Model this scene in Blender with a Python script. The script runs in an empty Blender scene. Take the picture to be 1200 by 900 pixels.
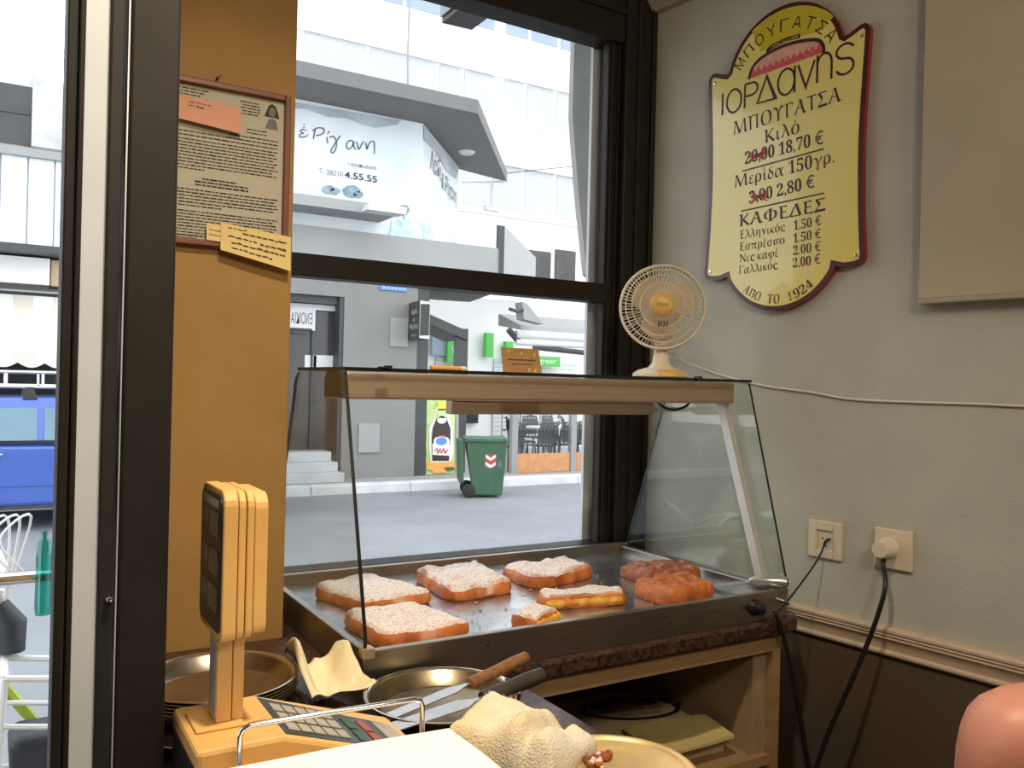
import bpy, bmesh, math, random
from mathutils import Vector, Matrix, noise
random.seed(7)
SC = bpy.context.scene
COL = SC.collection
R = math.radians
# ------------------------------------------------------------------ camera
EYE = Vector((0, 0, 1.368)); YAW = R(31.2); ROLL = math.asin(.0242)
cam = bpy.data.cameras.new('camera'); cam.sensor_width = 36; cam.lens = 30; cam.clip_start = .02; cam.clip_end = 300
camo = bpy.data.objects.new('camera', cam); COL.objects.link(camo)
camo.matrix_world = Matrix.Translation(EYE) @ Matrix.Rotation(-YAW, 4, 'Z') @ Matrix.Rotation(R(90), 4, 'X') @ Matrix.Rotation(ROLL, 4, 'Z')
SC.camera = camo
# ------------------------------------------------------------------ sky and lamps
SC.view_settings.view_transform = 'Standard'; SC.view_settings.look = 'None'
SC.view_settings.exposure = 0.0; SC.view_settings.gamma = 1; SC.view_settings.use_curve_mapping = False
w = bpy.data.worlds.new('overcast_sky'); SC.world = w; w.use_nodes = True
bg = w.node_tree.nodes['Background']; bg.inputs[0].default_value = (.95, .98, 1, 1); bg.inputs[1].default_value = 2.75
def area(name, loc, target, size, power, color):
    l = bpy.data.lights.new(name, 'AREA'); l.shape = 'DISK'; l.size = size; l.energy = power; l.color = color
    o = bpy.data.objects.new(name, l); COL.objects.link(o); o.location = loc
    o.rotation_euler = (Vector(target) - Vector(loc)).to_track_quat('-Z', 'Y').to_euler(); return o
l_ = area('ceiling_spot_light', (.34, .60, 2.40), (.42, .95, .9), .10, 8.2, (1, .85, .64)); l_.data.spread = R(110)
area('ceiling_room_light', (.25, -.75, 2.38), (.75, 1.5, 1.2),   .40, 14, (1, .84, .64))
area('ceiling_room_light', (.95, -.9, 2.38), (1.5, 1.0, 1.6), .45, 8, (1, .82, .58))

# ------------------------------------------------------------------ measuring helpers
FW = Vector((math.sin(YAW), math.cos(YAW), 0)); RT = Vector((math.cos(YAW), -math.sin(YAW), 0))
def ray(px, py):
    s, c = math.sin(ROLL), math.cos(ROLL); u, v = px - 600, py - 450
    return FW + RT * ((u*c + v*s)/1000) + Vector((0, 0, (u*s - v*c)/1000))
def P(px, py, Y):
    d = ray(px, py); return EYE + d * (Y / d.y)
def PZ(px, py, z):
    d = ray(px, py); return EYE + d * ((z - EYE.z) / d.z)
WA = R(6.9)                                   # the right wall is not quite square to the window wall
W0 = Vector((1.503, 1.785, 0)); WS = Vector((math.sin(WA), -math.cos(WA), 0)); WN = Vector((-math.cos(WA), -math.sin(WA), 0))
def WP(s, z, off=0.0): return W0 + WS*s + WN*off + Vector((0, 0, z))

# ------------------------------------------------------------------ materials
def mat(name, color, rough=.5, metal=0, var=None, bump=None, spec=.5, color2=None, emis=None, coat=0):
    m = bpy.data.materials.new(name); m.use_nodes = True; nt = m.node_tree; b = nt.nodes['Principled BSDF']
    b.inputs['Base Color'].default_value = (*color, 1); b.inputs['Roughness'].default_value = rough
    b.inputs['Metallic'].default_value = metal; b.inputs['Specular IOR Level'].default_value = spec
    b.inputs['Coat Weight'].default_value = coat
    tc = nt.nodes.new('ShaderNodeTexCoord')
    if var:
        n = nt.nodes.new('ShaderNodeTexNoise'); n.inputs['Scale'].default_value = var[0]; n.inputs['Detail'].default_value = 5
        nt.links.new(tc.outputs['Object'], n.inputs['Vector'])
        r = nt.nodes.new('ShaderNodeValToRGB'); r.color_ramp.elements[0].position = .5-var[2] if len(var) > 2 else .3; r.color_ramp.elements[1].position = .5+var[2] if len(var) > 2 else .7
        c2 = color2 or tuple(min(1, max(0, x*(1-var[1]))) for x in color)
        r.color_ramp.elements[0].color = (*c2, 1); r.color_ramp.elements[1].color = (*color, 1)
        nt.links.new(n.outputs['Fac'], r.inputs['Fac']); nt.links.new(r.outputs['Color'], b.inputs['Base Color'])
    if bump:
        n2 = nt.nodes.new('ShaderNodeTexNoise'); n2.inputs['Scale'].default_value = bump[0]; n2.inputs['Detail'].default_value = 4
        nt.links.new(tc.outputs['Object'], n2.inputs['Vector'])
        bp = nt.nodes.new('ShaderNodeBump'); bp.inputs['Strength'].default_value = bump[1]; bp.inputs['Distance'].default_value = bump[2] if len(bump) > 2 else .002
        nt.links.new(n2.outputs['Fac'], bp.inputs['Height']); nt.links.new(bp.outputs['Normal'], b.inputs['Normal'])
    if emis:
        b.inputs['Emission Color'].default_value = (*color, 1); b.inputs['Emission Strength'].default_value = emis
    return m
def stretch(m, sc):                            # brushed / grained look: squeeze the noise along one axis
    nt = m.node_tree; tc = next(n for n in nt.nodes if n.type == 'TEX_COORD')
    mp = nt.nodes.new('ShaderNodeMapping'); mp.inputs['Scale'].default_value = sc
    for l in [l for l in nt.links if l.from_node == tc]:
        t = l.to_socket; nt.links.remove(l); nt.links.new(mp.outputs[0], t)
    nt.links.new(tc.outputs['Object'], mp.inputs[0]); return m
def glassmat(name, tint=(1, 1, 1), base=.04, gain=.6, power=4, rough=0):
    m = bpy.data.materials.new(name); m.use_nodes = True; nt = m.node_tree; nt.nodes.remove(nt.nodes['Principled BSDF'])
    out = nt.nodes['Material Output']; t = nt.nodes.new('ShaderNodeBsdfTransparent'); t.inputs[0].default_value = (*tint, 1)
    g = nt.nodes.new('ShaderNodeBsdfGlossy'); g.inputs['Roughness'].default_value = rough
    lw = nt.nodes.new('ShaderNodeLayerWeight'); lw.inputs[0].default_value = .5
    pw = nt.nodes.new('ShaderNodeMath'); pw.operation = 'POWER'; pw.inputs[1].default_value = power
    ma = nt.nodes.new('ShaderNodeMath'); ma.operation = 'MULTIPLY_ADD'; ma.inputs[1].default_value = gain; ma.inputs[2].default_value = base
    mx = nt.nodes.new('ShaderNodeMixShader')
    nt.links.new(lw.outputs['Facing'], pw.inputs[0]); nt.links.new(pw.outputs[0], ma.inputs[0]); nt.links.new(ma.outputs[0], mx.inputs[0])
    nt.links.new(t.outputs[0], mx.inputs[1]); nt.links.new(g.outputs[0], mx.inputs[2]); nt.links.new(mx.outputs[0], out.inputs[0])
    return m
def stripes(name, c1, c2, axis, scale, duty=.5, rough=.7):
    m = bpy.data.materials.new(name); m.use_nodes = True; nt = m.node_tree; b = nt.nodes['Principled BSDF']; b.inputs['Roughness'].default_value = rough
    tc = nt.nodes.new('ShaderNodeTexCoord'); sx = nt.nodes.new('ShaderNodeSeparateXYZ'); nt.links.new(tc.outputs['Object'], sx.inputs[0])
    mu = nt.nodes.new('ShaderNodeMath'); mu.operation = 'MULTIPLY'; mu.inputs[1].default_value = scale; nt.links.new(sx.outputs[axis], mu.inputs[0])
    fr = nt.nodes.new('ShaderNodeMath'); fr.operation = 'FRACT'; nt.links.new(mu.outputs[0], fr.inputs[0])
    gt = nt.nodes.new('ShaderNodeMath'); gt.operation = 'GREATER_THAN'; gt.inputs[1].default_value = duty; nt.links.new(fr.outputs[0], gt.inputs[0])
    mx = nt.nodes.new('ShaderNodeMix'); mx.data_type = 'RGBA'; mx.inputs[6].default_value = (*c1, 1); mx.inputs[7].default_value = (*c2, 1)
    nt.links.new(gt.outputs[0], mx.inputs[0]); nt.links.new(mx.outputs[2], b.inputs['Base Color']); return m
M = {}
M['wall'] = mat('wall_paint', (.50, .50, .43), .8, var=(9, .10), bump=(140, .35, .002))
M['column'] = mat('column_paint', (.38, .215, .062), .75, var=(7, .14), bump=(120, .4, .002))
M['wainscot'] = mat('wainscot_paint', (.085, .066, .046), .7, var=(5, .4), bump=(90, .3, .002), color2=(.11, .06, .033))
M['rail'] = mat('rail_paint', (.62, .47, .34), .55, var=(30, .12))
M['cornice'] = mat('cornice_paint', (.42, .38, .3), .7, var=(10, .1))
M['ceil'] = mat('ceiling_paint', (.72, .68, .6), .9, var=(4, .05))
M['floor'] = mat('floor_tile', (.22, .17, .13), .5, var=(6, .3))
M['frame'] = mat('bronze_aluminium', (.024, .020, .017), .5, .0, spec=.18, var=(20, .2), bump=(200, .1, .001))
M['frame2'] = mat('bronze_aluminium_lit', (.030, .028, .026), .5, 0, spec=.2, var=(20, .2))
M['plaster'] = mat('white_plaster', (.62, .66, .70), .85, var=(12, .08))
M['chrome'] = mat('chrome', (.78, .77, .75), .16, 1, var=(30, .06))
M['steel'] = stretch(mat('brushed_steel', (.40, .37, .33), .36, 1, var=(22, .22), bump=(60, .12, .0006)), (1, 14, 14))
M['traysteel'] = mat('tray_steel', (.66, .68, .70), .24, .9, var=(18, .45), bump=(50, .15, .0008))
M['rim'] = mat('pan_rim_steel', (.74, .69, .60), .2, 1, var=(30, .1))
M['pan'] = mat('pan_steel', (.50, .43, .34), .27, 1, var=(16, .35), bump=(40, .2, .001))
M['tinpan'] = mat('burnished_pan', (.42, .33, .22), .3, 1, var=(14, .5), bump=(40, .25, .001))
M['lampbar'] = stretch(mat('champagne_aluminium', (.50, .37, .26), .42, .55, var=(10, .16)), (.6, 20, 20))
M['barcap'] = mat('bar_end_cap', (.022, .021, .018), .7, 0, var=(30, .2))
M['black'] = mat('black_plastic', (.012, .012, .013), .4, 0, var=(40, .3))
M['edge'] = mat('glass_edge', (.010, .012, .012), .25, 0, var=(40, .2))
M['strut'] = mat('satin_aluminium', (.62, .62, .62), .4, .4, var=(30, .08))
M['caseglass'] = glassmat('case_glass', (.93, .955, .94), .045, .5, 4)
M['winglass'] = glassmat('window_glass', (.985, .99, .99), .02, .45, 5)
M['granite'] = mat('red_granite', (.10, .042, .026), .3, 0, var=(120, .8, .12), color2=(.018, .012, .011), bump=(100, .05))
M['wood'] = stretch(mat('cabinet_wood', (.36, .23, .105), .55, 0, var=(8, .3), bump=(40, .1, .001)), (1, 1, 8))
M['wooddark'] = stretch(mat('cabinet_inside', (.36, .25, .14), .7, 0, var=(8, .25)), (8, 1, 1))
M['paper'] = mat('white_paper', (.84, .86, .88), .8, var=(14, .04), bump=(30, .06, .002))
M['goldpaper'] = mat('gold_card', (.78, .56, .26), .38, .45, var=(14, .3), bump=(50, .2, .001))
M['yellowpaper'] = mat('yellow_paper', (.62, .50, .20), .8, var=(20, .12))
M['bag'] = mat('kraft_paper', (.55, .42, .27), .8, var=(14, .15))
M['ink'] = mat('black_ink', (.015, .013, .012), .6, var=(60, .2))
M['brownink'] = mat('brown_ink', (.05, .015, .013), .5, var=(60, .2))
M['redink'] = mat('red_ink', (.55, .05, .05), .5, var=(60, .2))
M['signyellow'] = mat('sign_yellow', (.84, .68, .13), .22, var=(3.2, .16, .3), color2=(.86, .78, .32), coat=.4)
M['signgreen'] = mat('sign_dome_yellow', (.66, .56, .04), .25, var=(6, .15), coat=.3)
M['signborder'] = mat('sign_border', (.085, .016, .02), .3, var=(20, .3))
M['signedge'] = mat('sign_board_edge', (.35, .03, .03), .35, var=(20, .2))
M['pinkbread'] = mat('logo_bread', (.82, .42, .34), .5, var=(60, .25))
M['redbread'] = mat('logo_filling', (.78, .12, .12), .5, var=(120, .35))
M['fanwhite'] = mat('fan_plastic', (.74, .66, .52), .4, var=(20, .1))
M['fanyellow'] = mat('fan_yellow_plastic', (.72, .44, .12), .4, var=(20, .1))
M['fanblade'] = mat('fan_blade_plastic', (.66, .52, .32), .35, var=(20, .1))
M['socket'] = mat('socket_plastic', (.72, .62, .47), .35, var=(30, .05))
M['white_pl'] = mat('white_cable_plastic', (.75, .68, .58), .4, var=(30, .05))
M['scale'] = mat('scale_plastic', (.80, .47, .15), .42, var=(18, .12), bump=(220, .08, .001))
M['scalecol'] = mat('scale_column_plastic', (.74, .45, .16), .45, var=(18, .12))
M['dark_panel'] = mat('dark_panel', (.022, .023, .024), .3, var=(30, .3))
M['key'] = mat('grey_key', (.42, .38, .31), .5, var=(50, .1))
M['greenkey'] = mat('green_key', (.03, .09, .06), .5, var=(50, .1))
M['redkey'] = mat('red_key', (.36, .08, .05), .5, var=(50, .1))
M['lcd'] = mat('display_window', (.06, .065, .06), .15, var=(30, .2))
M['lcdlabel'] = mat('display_label', (.42, .38, .33), .5, var=(40, .2))
M['handle'] = stretch(mat('wooden_handle', (.34, .15, .06), .45, var=(20, .5)), (6, 1, 6))
M['handledark'] = mat('dark_wooden_handle', (.050, .040, .035), .45, var=(30, .4))
M['blade'] = mat('blade_steel', (.62, .63, .64), .30, .8, var=(25, .25))
M['frame_red'] = mat('red_wood_frame', (.20, .055, .022), .4, var=(30, .3))
M['doc'] = mat('document_paper', (.50, .47, .36), .7, var=(6, .1))
M['pink'] = mat('pink_paper', (.72, .36, .24), .8, var=(8, .08))
M['note'] = mat('note_paper', (.80, .62, .27), .8, var=(8, .08))
M['card'] = mat('brown_card', (.42, .24, .085), .6, var=(30, .25))
M['gold'] = mat('gold_ink', (.75, .55, .22), .5, var=(50, .1))
M['board'] = mat('cream_board', (.50, .435, .32), .7, var=(6, .08), bump=(140, .25, .002))
M['skin'] = mat('skin', (.62, .27, .19), .45, var=(10, .16), bump=(200, .12, .001)); M['skin'].node_tree.nodes['Principled BSDF'].inputs['Subsurface Weight'].default_value = .15
M['hair'] = mat('dark_hair', (.03, .018, .012), .45, var=(60, .4), bump=(150, .6, .003))
M['top'] = mat('navy_cotton', (.03, .04, .09), .8, var=(40, .15))
M['denim'] = mat('denim', (.06, .09, .17), .8, var=(60, .2))
# outside
M['road'] = mat('asphalt', (.245, .265, .295), .85, var=(1.2, .18), bump=(60, .3, .01))
M['pave'] = mat('paving', (.34, .34, .35), .85, var=(3, .15))
M['nearpave'] = mat('old_paving', (.26, .24, .225), .85, var=(9, .4), bump=(40, .4, .01))
M['kerb'] = mat('white_kerb', (.72, .73, .75), .8, var=(4, .2))
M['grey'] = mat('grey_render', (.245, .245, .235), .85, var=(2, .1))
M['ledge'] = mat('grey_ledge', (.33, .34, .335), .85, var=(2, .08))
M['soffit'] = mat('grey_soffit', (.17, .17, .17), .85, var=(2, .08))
M['white'] = mat('white_render', (.86, .86, .86), .8, var=(1, .03))
M['offwhite'] = mat('offwhite_render', (.66, .67, .68), .8, var=(2, .06))
M['palewin'] = mat('pale_window', (.30, .37, .47), .6, var=(1, .1))
M['ledgewin'] = mat('bright_window', (.50, .52, .54), .5, var=(1, .1))
M['darkwin'] = mat('dark_window', (.06, .06, .065), .15, var=(2, .4))
M['darkgrey'] = mat('dark_grey_metal', (.055, .056, .06), .5, var=(6, .2))
M['midgrey'] = mat('mid_grey_metal', (.30, .31, .32), .5, .1, var=(6, .1))
M['marble'] = mat('marble_step', (.58, .60, .63), .5, var=(4, .15))
M['banner'] = mat('banner_print', (.74, .77, .79), .5, var=(.9, .3, .18), color2=(.58, .66, .72))
M['bluetree'] = mat('printed_tree', (.13, .22, .28), .6, var=(9, .45), color2=(.30, .40, .46))
M['bluegrass'] = mat('printed_meadow', (.32, .48, .58), .6, var=(7, .3), color2=(.74, .82, .86))
M['cloud'] = mat('printed_storm_cloud', (.22, .28, .34), .6, var=(1.2, .4), color2=(.50, .55, .59))
M['bannerink'] = mat('banner_ink', (.035, .035, .04), .6, var=(20, .2))
M['greyink'] = mat('grey_ink', (.16, .16, .16), .6, var=(20, .2))
M['green'] = mat('shop_green', (.10, .52, .09), .5, var=(4, .1))
M['shutter'] = stripes('roller_shutter', (.62, .63, .64), (.48, .49, .50), 2, 9, .8)
M['corr'] = stripes('balcony_sheet', (.80, .84, .88), (.22, .25, .29), 0, 3.4, .93)
M['awning'] = stripes('striped_awning', (.76, .75, .72), (.64, .60, .52), 0, 2.2, .5)
M['stone'] = mat('rough_stone', (.66, .66, .66), .9, var=(3, .35), bump=(8, .8, .05))
M['bin'] = mat('green_bin_plastic', (.042, .115, .062), .5, var=(5, .2))
M['tyre'] = mat('tyre_rubber', (.02, .02, .022), .8, var=(20, .2))
M['orangewood'] = mat('orange_panel', (.62, .30, .13), .6, var=(9, .25))
M['car'] = mat('blue_car_paint', (.07, .14, .50), .25, .2, var=(1, .1), coat=.6)
M['carwin'] = mat('car_window', (.12, .24, .33), .08, 0, var=(2, .3), coat=.5)
M['teal'] = glassmat('teal_plastic', (.12, .62, .55), .08, .4, 3, .1)
M['lime'] = mat('lime_paint', (.42, .55, .05), .4, var=(8, .1))
M['bikewhite'] = mat('bicycle_white', (.80, .80, .80), .35, var=(8, .05))
M['saddle'] = mat('saddle_vinyl', (.03, .035, .05), .5, var=(20, .2))
M['postergreen'] = mat('poster_green', (.36, .55, .12), .5, var=(4, .35), color2=(.62, .74, .40))
M['yellow'] = mat('cap_yellow', (.85, .72, .06), .5, var=(6, .1))
M['orange'] = mat('poster_orange', (.90, .42, .10), .5, var=(10, .2))
M['cola'] = mat('poster_bottle', (.04, .022, .020), .3, var=(8, .3))
M['cream'] = mat('poster_cream', (.85, .83, .78), .5, var=(8, .1))
M['bluesign'] = mat('street_sign_blue', (.10, .28, .75), .4, var=(10, .1))
M['bannergrey'] = mat('grey_awning_cloth', (.36, .37, .36), .8, var=(6, .12))

def pastry_mat(name, crust, dark, sugar, thr, ns=190, bd=.003):
    m = bpy.data.materials.new(name); m.use_nodes = True; nt = m.node_tree; b = nt.nodes['Principled BSDF']; L = nt.links
    tc = nt.nodes.new('ShaderNodeTexCoord'); n = nt.nodes.new('ShaderNodeTexNoise'); n.inputs['Scale'].default_value = 26; n.inputs['Detail'].default_value = 6
    L.new(tc.outputs['Object'], n.inputs['Vector'])
    r = nt.nodes.new('ShaderNodeValToRGB'); r.color_ramp.elements[0].position = .34; r.color_ramp.elements[1].position = .62
    r.color_ramp.elements[0].color = (*dark, 1); r.color_ramp.elements[1].color = (*crust, 1); L.new(n.outputs['Fac'], r.inputs['Fac'])
    n2 = nt.nodes.new('ShaderNodeTexNoise'); n2.inputs['Scale'].default_value = ns; n2.inputs['Detail'].default_value = 7; n2.inputs['Roughness'].default_value = .7
    L.new(tc.outputs['Object'], n2.inputs['Vector'])
    g = nt.nodes.new('ShaderNodeNewGeometry'); sx = nt.nodes.new('ShaderNodeSeparateXYZ'); L.new(g.outputs['True Normal'], sx.inputs[0])
    mr = nt.nodes.new('ShaderNodeMapRange'); mr.inputs[1].default_value = .45; mr.inputs[2].default_value = .9; L.new(sx.outputs[2], mr.inputs[0])
    r2 = nt.nodes.new('ShaderNodeValToRGB'); r2.color_ramp.elements[0].position = thr-.07; r2.color_ramp.elements[1].position = thr+.12; L.new(n2.outputs['Fac'], r2.inputs['Fac'])
    mu = nt.nodes.new('ShaderNodeMath'); mu.operation = 'MULTIPLY'; L.new(mr.outputs[0], mu.inputs[0]); L.new(r2.outputs['Color'], mu.inputs[1])
    mx = nt.nodes.new('ShaderNodeMix'); mx.data_type = 'RGBA'; L.new(mu.outputs[0], mx.inputs[0]); L.new(r.outputs['Color'], mx.inputs[6]); mx.inputs[7].default_value = (*sugar, 1)
    L.new(mx.outputs[2], b.inputs['Base Color'])
    rr = nt.nodes.new('ShaderNodeMath'); rr.operation = 'MULTIPLY_ADD'; rr.inputs[1].default_value = .55; rr.inputs[2].default_value = .32; L.new(mu.outputs[0], rr.inputs[0]); L.new(rr.outputs[0], b.inputs['Roughness'])
    bp = nt.nodes.new('ShaderNodeBump'); bp.inputs['Strength'].default_value = .7; bp.inputs['Distance'].default_value = bd; L.new(n2.outputs['Fac'], bp.inputs['Height']); L.new(bp.outputs['Normal'], b.inputs['Normal'])
    return m
M['sugared'] = pastry_mat('sugared_pastry', (.68, .215, .045), (.36, .075, .016), (.86, .83, .81), .39)
M['glazed'] = pastry_mat('glazed_pastry', (.62, .17, .025), (.36, .075, .010), (.86, .50, .22), .60, 75, .008)
M['browned'] = pastry_mat('browned_pastry', (.40, .11, .03), (.16, .035, .012), (.66, .46, .36), .58, 80, .007)
M['custard'] = mat('custard_filling', (.85, .52, .08), .5, var=(60, .4), color2=(.62, .20, .03), bump=(90, .6, .003))

def towel_mat():
    m = mat('terry_cotton', (.84, .80, .72), .95, var=(9, .3, .14), color2=(.80, .66, .40), bump=(340, .8, .003)); return m
M['towel'] = towel_mat()

# ------------------------------------------------------------------ object helpers
def org(o):
    v = Vector((0, 0, 0))
    while o: v = v + o.location; o = o.parent
    return v
def tag(o, label=None, cat=None, group=None, kind=None):
    if label: o['label'] = label
    if cat: o['category'] = cat
    if group: o['group'] = group
    if kind: o['kind'] = kind
    return o
def thing(name, loc, label, cat, group=None, rz=0, parent=None):
    o = bpy.data.objects.new(name, None); COL.objects.link(o); o.location = loc; o.rotation_euler = (0, 0, rz); o.empty_display_size = .05
    return tag(o, label, cat, group)
class MB:
    def __init__(s): s.bm = bmesh.new(); s.i = 0
    def mi(s, i): s.i = i; return s
    def face(s, vs):
        try: f = s.bm.faces.new(vs); f.material_index = s.i; return f
        except ValueError: return None
    def poly(s, pts): s.face([s.bm.verts.new(p) for p in pts]); return s
    def box(s, x0, x1, y0, y1, z0, z1):
        return s.hexa([(x0,y0,z0),(x1,y0,z0),(x1,y1,z0),(x0,y1,z0)], [(x0,y0,z1),(x1,y0,z1),(x1,y1,z1),(x0,y1,z1)])
    def hexa(s, a, b):
        A = [s.bm.verts.new(p) for p in a]; B = [s.bm.verts.new(p) for p in b]; n = len(A)
        s.face(A[::-1]); s.face(B)
        for k in range(n): s.face([A[k], A[(k+1) % n], B[(k+1) % n], B[k]])
        return s
    def prism(s, pts, vec):
        v = Vector(vec); return s.hexa([Vector(p) for p in pts], [Vector(p)+v for p in pts])
    def obox(s, c, d, m):
        c = Vector(c); q = [c + m @ Vector((sx*d[0]/2, sy*d[1]/2, sz*d[2]/2)) for sz in (-1, 1) for sx, sy in ((-1,-1),(1,-1),(1,1),(-1,1))]
        return s.hexa(q[:4], q[4:])
    def tube(s, pts, r, seg=8, closed=False):
        pts = [Vector(p) for p in pts]; n = len(pts); rs = r if isinstance(r, (list, tuple)) else [r]*n
        rings = []; up = None
        for k in range(n):
            a = pts[(k-1) % n] if (closed or k > 0) else pts[k]; b = pts[(k+1) % n] if (closed or k < n-1) else pts[k]
            t = (b-a).normalized()
            if up is None: up = t.orthogonal().normalized()
            up = (up - t*up.dot(t)); up = up.normalized() if up.length > 1e-6 else t.orthogonal().normalized(); sd = t.cross(up)
            rings.append([s.bm.verts.new(pts[k] + (up*math.cos(2*math.pi*j/seg) + sd*math.sin(2*math.pi*j/seg))*rs[k]) for j in range(seg)])
        for k in range(n if closed else n-1):
            a, b = rings[k], rings[(k+1) % n]
            for j in range(seg): s.face([a[j], a[(j+1) % seg], b[(j+1) % seg], b[j]])
        if not closed: s.face(rings[0][::-1]); s.face(rings[-1])
        return s
    def lathe(s, prof, m=Matrix(), seg=40, close=False):
        rings = []
        for r, z in prof:
            if r < 1e-6: rings.append([s.bm.verts.new(m @ Vector((0, 0, z)))])
            else: rings.append([s.bm.verts.new(m @ Vector((r*math.cos(2*math.pi*j/seg), r*math.sin(2*math.pi*j/seg), z))) for j in range(seg)])
        pr = list(zip(rings[:-1], rings[1:])) + ([(rings[-1], rings[0])] if close else [])
        for a, b in pr:
            for j in range(seg):
                k = (j+1) % seg
                if len(a) == 1 and len(b) == 1: continue
                if len(a) == 1: s.face([a[0], b[k], b[j]])
                elif len(b) == 1: s.face([a[j], a[k], b[0]])
                else: s.face([a[j], a[k], b[k], b[j]])
        return s
    def cyl(s, a, b, r, seg=20): return s.tube([a, b], r, seg)
    def add_mesh(s, verts, faces):
        v = [s.bm.verts.new(p) for p in verts]
        for f in faces: s.face([v[i] for i in f])
        return s
    def build(s, name, mats, parent=None, world=True, smooth=True, bevel=0, loc=None, recalc=True, ang=40):
        bm = s.bm
        if recalc: bmesh.ops.recalc_face_normals(bm, faces=bm.faces)
        if parent is not None: o0 = org(parent) if world else Vector((0, 0, 0)); l = Vector((0, 0, 0))
        else:
            if loc is None:
                xs = [v.co for v in bm.verts]; lo = [min(c[i] for c in xs) for i in range(3)]; hi = [max(c[i] for c in xs) for i in range(3)]
                loc = ((lo[0]+hi[0])/2, (lo[1]+hi[1])/2, lo[2])
            o0 = Vector(loc); l = o0
        bmesh.ops.translate(bm, verts=bm.verts, vec=-o0)
        for f in bm.faces: f.smooth = smooth
        if smooth:
            for e in bm.edges:
                if len(e.link_faces) == 2 and e.calc_face_angle(0) > R(ang): e.smooth = False
        me = bpy.data.meshes.new(name); bm.to_mesh(me); bm.free()
        for m in (mats if isinstance(mats, (list, tuple)) else [mats]): me.materials.append(m)
        o = bpy.data.objects.new(name, me); COL.objects.link(o); o.location = l
        if parent is not None: o.parent = parent
        if bevel:
            b = o.modifiers.new('bevel', 'BEVEL'); b.width = bevel; b.segments = 2; b.limit_method = 'ANGLE'; b.angle_limit = R(40)
        return o
def struct(o): o['kind'] = 'structure'; return o
def copy_tree(o, parent=None):
    c = o.copy(); COL.objects.link(c); c.parent = parent
    for ch in list(o.children): copy_tree(ch, c)
    return c
# ---- lettering
DG = None
def text_geo(body, offset=0.0, shear=0.0, extrude=0.0):
    cu = bpy.data.curves.new('t', 'FONT'); cu.body = body; cu.offset = offset; cu.shear = shear; cu.resolution_u = 3; cu.size = 1; cu.extrude = extrude
    o = bpy.data.objects.new('t', cu); COL.objects.link(o)
    dg = bpy.context.evaluated_depsgraph_get(); dg.update(); me = o.evaluated_get(dg).to_mesh()
    vs = [v.co.copy() for v in me.vertices]; fs = [tuple(p.vertices) for p in me.polygons]
    o.evaluated_get(dg).to_mesh_clear(); bpy.data.objects.remove(o); bpy.data.curves.remove(cu)
    return vs, fs
SER_ACC = {'ό': 'ο', 'ί': 'ι', 'έ': 'ε', 'ή': 'η', 'ά': 'α'}
def serif(st):
    o = ''
    for ch in st:
        ch = SER_ACC.get(ch, ch); c = ord(ch)
        if 0x391 <= c <= 0x3A9: o += chr(0x1D6A8 + c - 0x391)
        elif 0x3B1 <= c <= 0x3C9: o += chr(0x1D6C2 + c - 0x3B1)
        elif 48 <= c <= 57: o += chr(0x1D7CE + c - 48)
        else: o += ch
    return o
def put_text(mb, body, p0, p1, h, fr, offset=0.0, ref='Α', ser=False, off=0.0008, mirror=False):
    """body fitted between p0 and p1 (2-D points of the frame fr), capital height h"""
    b = serif(body) if ser else body
    vs, fs = text_geo(b, offset); x0 = min(v.x for v in vs); x1 = max(v.x for v in vs)
    cap = .70
    p0 = Vector(p0); p1 = Vector(p1); e = (p1-p0); wd = e.length; e.normalize(); n = Vector((-e.y, e.x))
    sx = wd/(x1-x0); sy = h/cap
    def mp(x, y):
        t = (x-x0)*sx
        if mirror: t = wd - t
        q = p0 + e*t + n*(y*sy); return fr(q.x, q.y, off)
    mb.add_mesh([mp(v.x, v.y) for v in vs], fs)
    if ser:
        for i, ch in enumerate(body):
            if ch in SER_ACC:
                a = max(v.x for v in text_geo(serif(body[:i]) , offset)[0]) if i else x0
                c = max(v.x for v in text_geo(serif(body[:i+1]), offset)[0]); m_ = (a+c)/2+.02
                mb.poly([mp(m_-.04, .52), mp(m_, .52), mp(m_+.1, .70), mp(m_+.03, .70)])
def ribbon(mb, pts, wd, fr, off=.0008, closed=False):
    pts = [Vector(p) for p in pts]
    if closed: pts = pts + [pts[0]]
    n = len(pts); Lp = []; Rp = []
    for k in range(n):
        if closed: a, b = pts[(k-1) % (n-1)], pts[(k+1) % (n-1)]
        else: a, b = pts[max(0, k-1)], pts[min(n-1, k+1)]
        t = (b-a).normalized(); q = Vector((-t.y, t.x))*wd/2
        if a != pts[k] and b != pts[k] and (b-pts[k]).length > 1e-9: q = q/max(.35, abs(t.dot((b-pts[k]).normalized())))
        Lp.append(fr(*(pts[k]+q), off)); Rp.append(fr(*(pts[k]-q), off))
    A = [mb.bm.verts.new(p) for p in Lp]; B = [mb.bm.verts.new(p) for p in Rp]
    for k in range(n-1): mb.face([A[k], A[k+1], B[k+1], B[k]])
def ell(cx, cy, rx, ry, a0=0, a1=360, n=18):
    return [(cx+rx*math.cos(R(a0+(a1-a0)*k/n)), cy+ry*math.sin(R(a0+(a1-a0)*k/n))) for k in range(n+1)]
def catmull(pts, n=8):
    pts = [Vector(p) for p in pts]; q = [pts[0]] + pts + [pts[-1]]; out = []
    for i in range(1, len(q)-2):
        a, b, c, d = q[i-1:i+3]
        for k in range(n):
            t = k/n; out.append(.5*((2*b) + (c-a)*t + (2*a-5*b+4*c-d)*t*t + (3*b-a-3*c+d)*t**3))
    return out + [pts[-1]]

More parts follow.
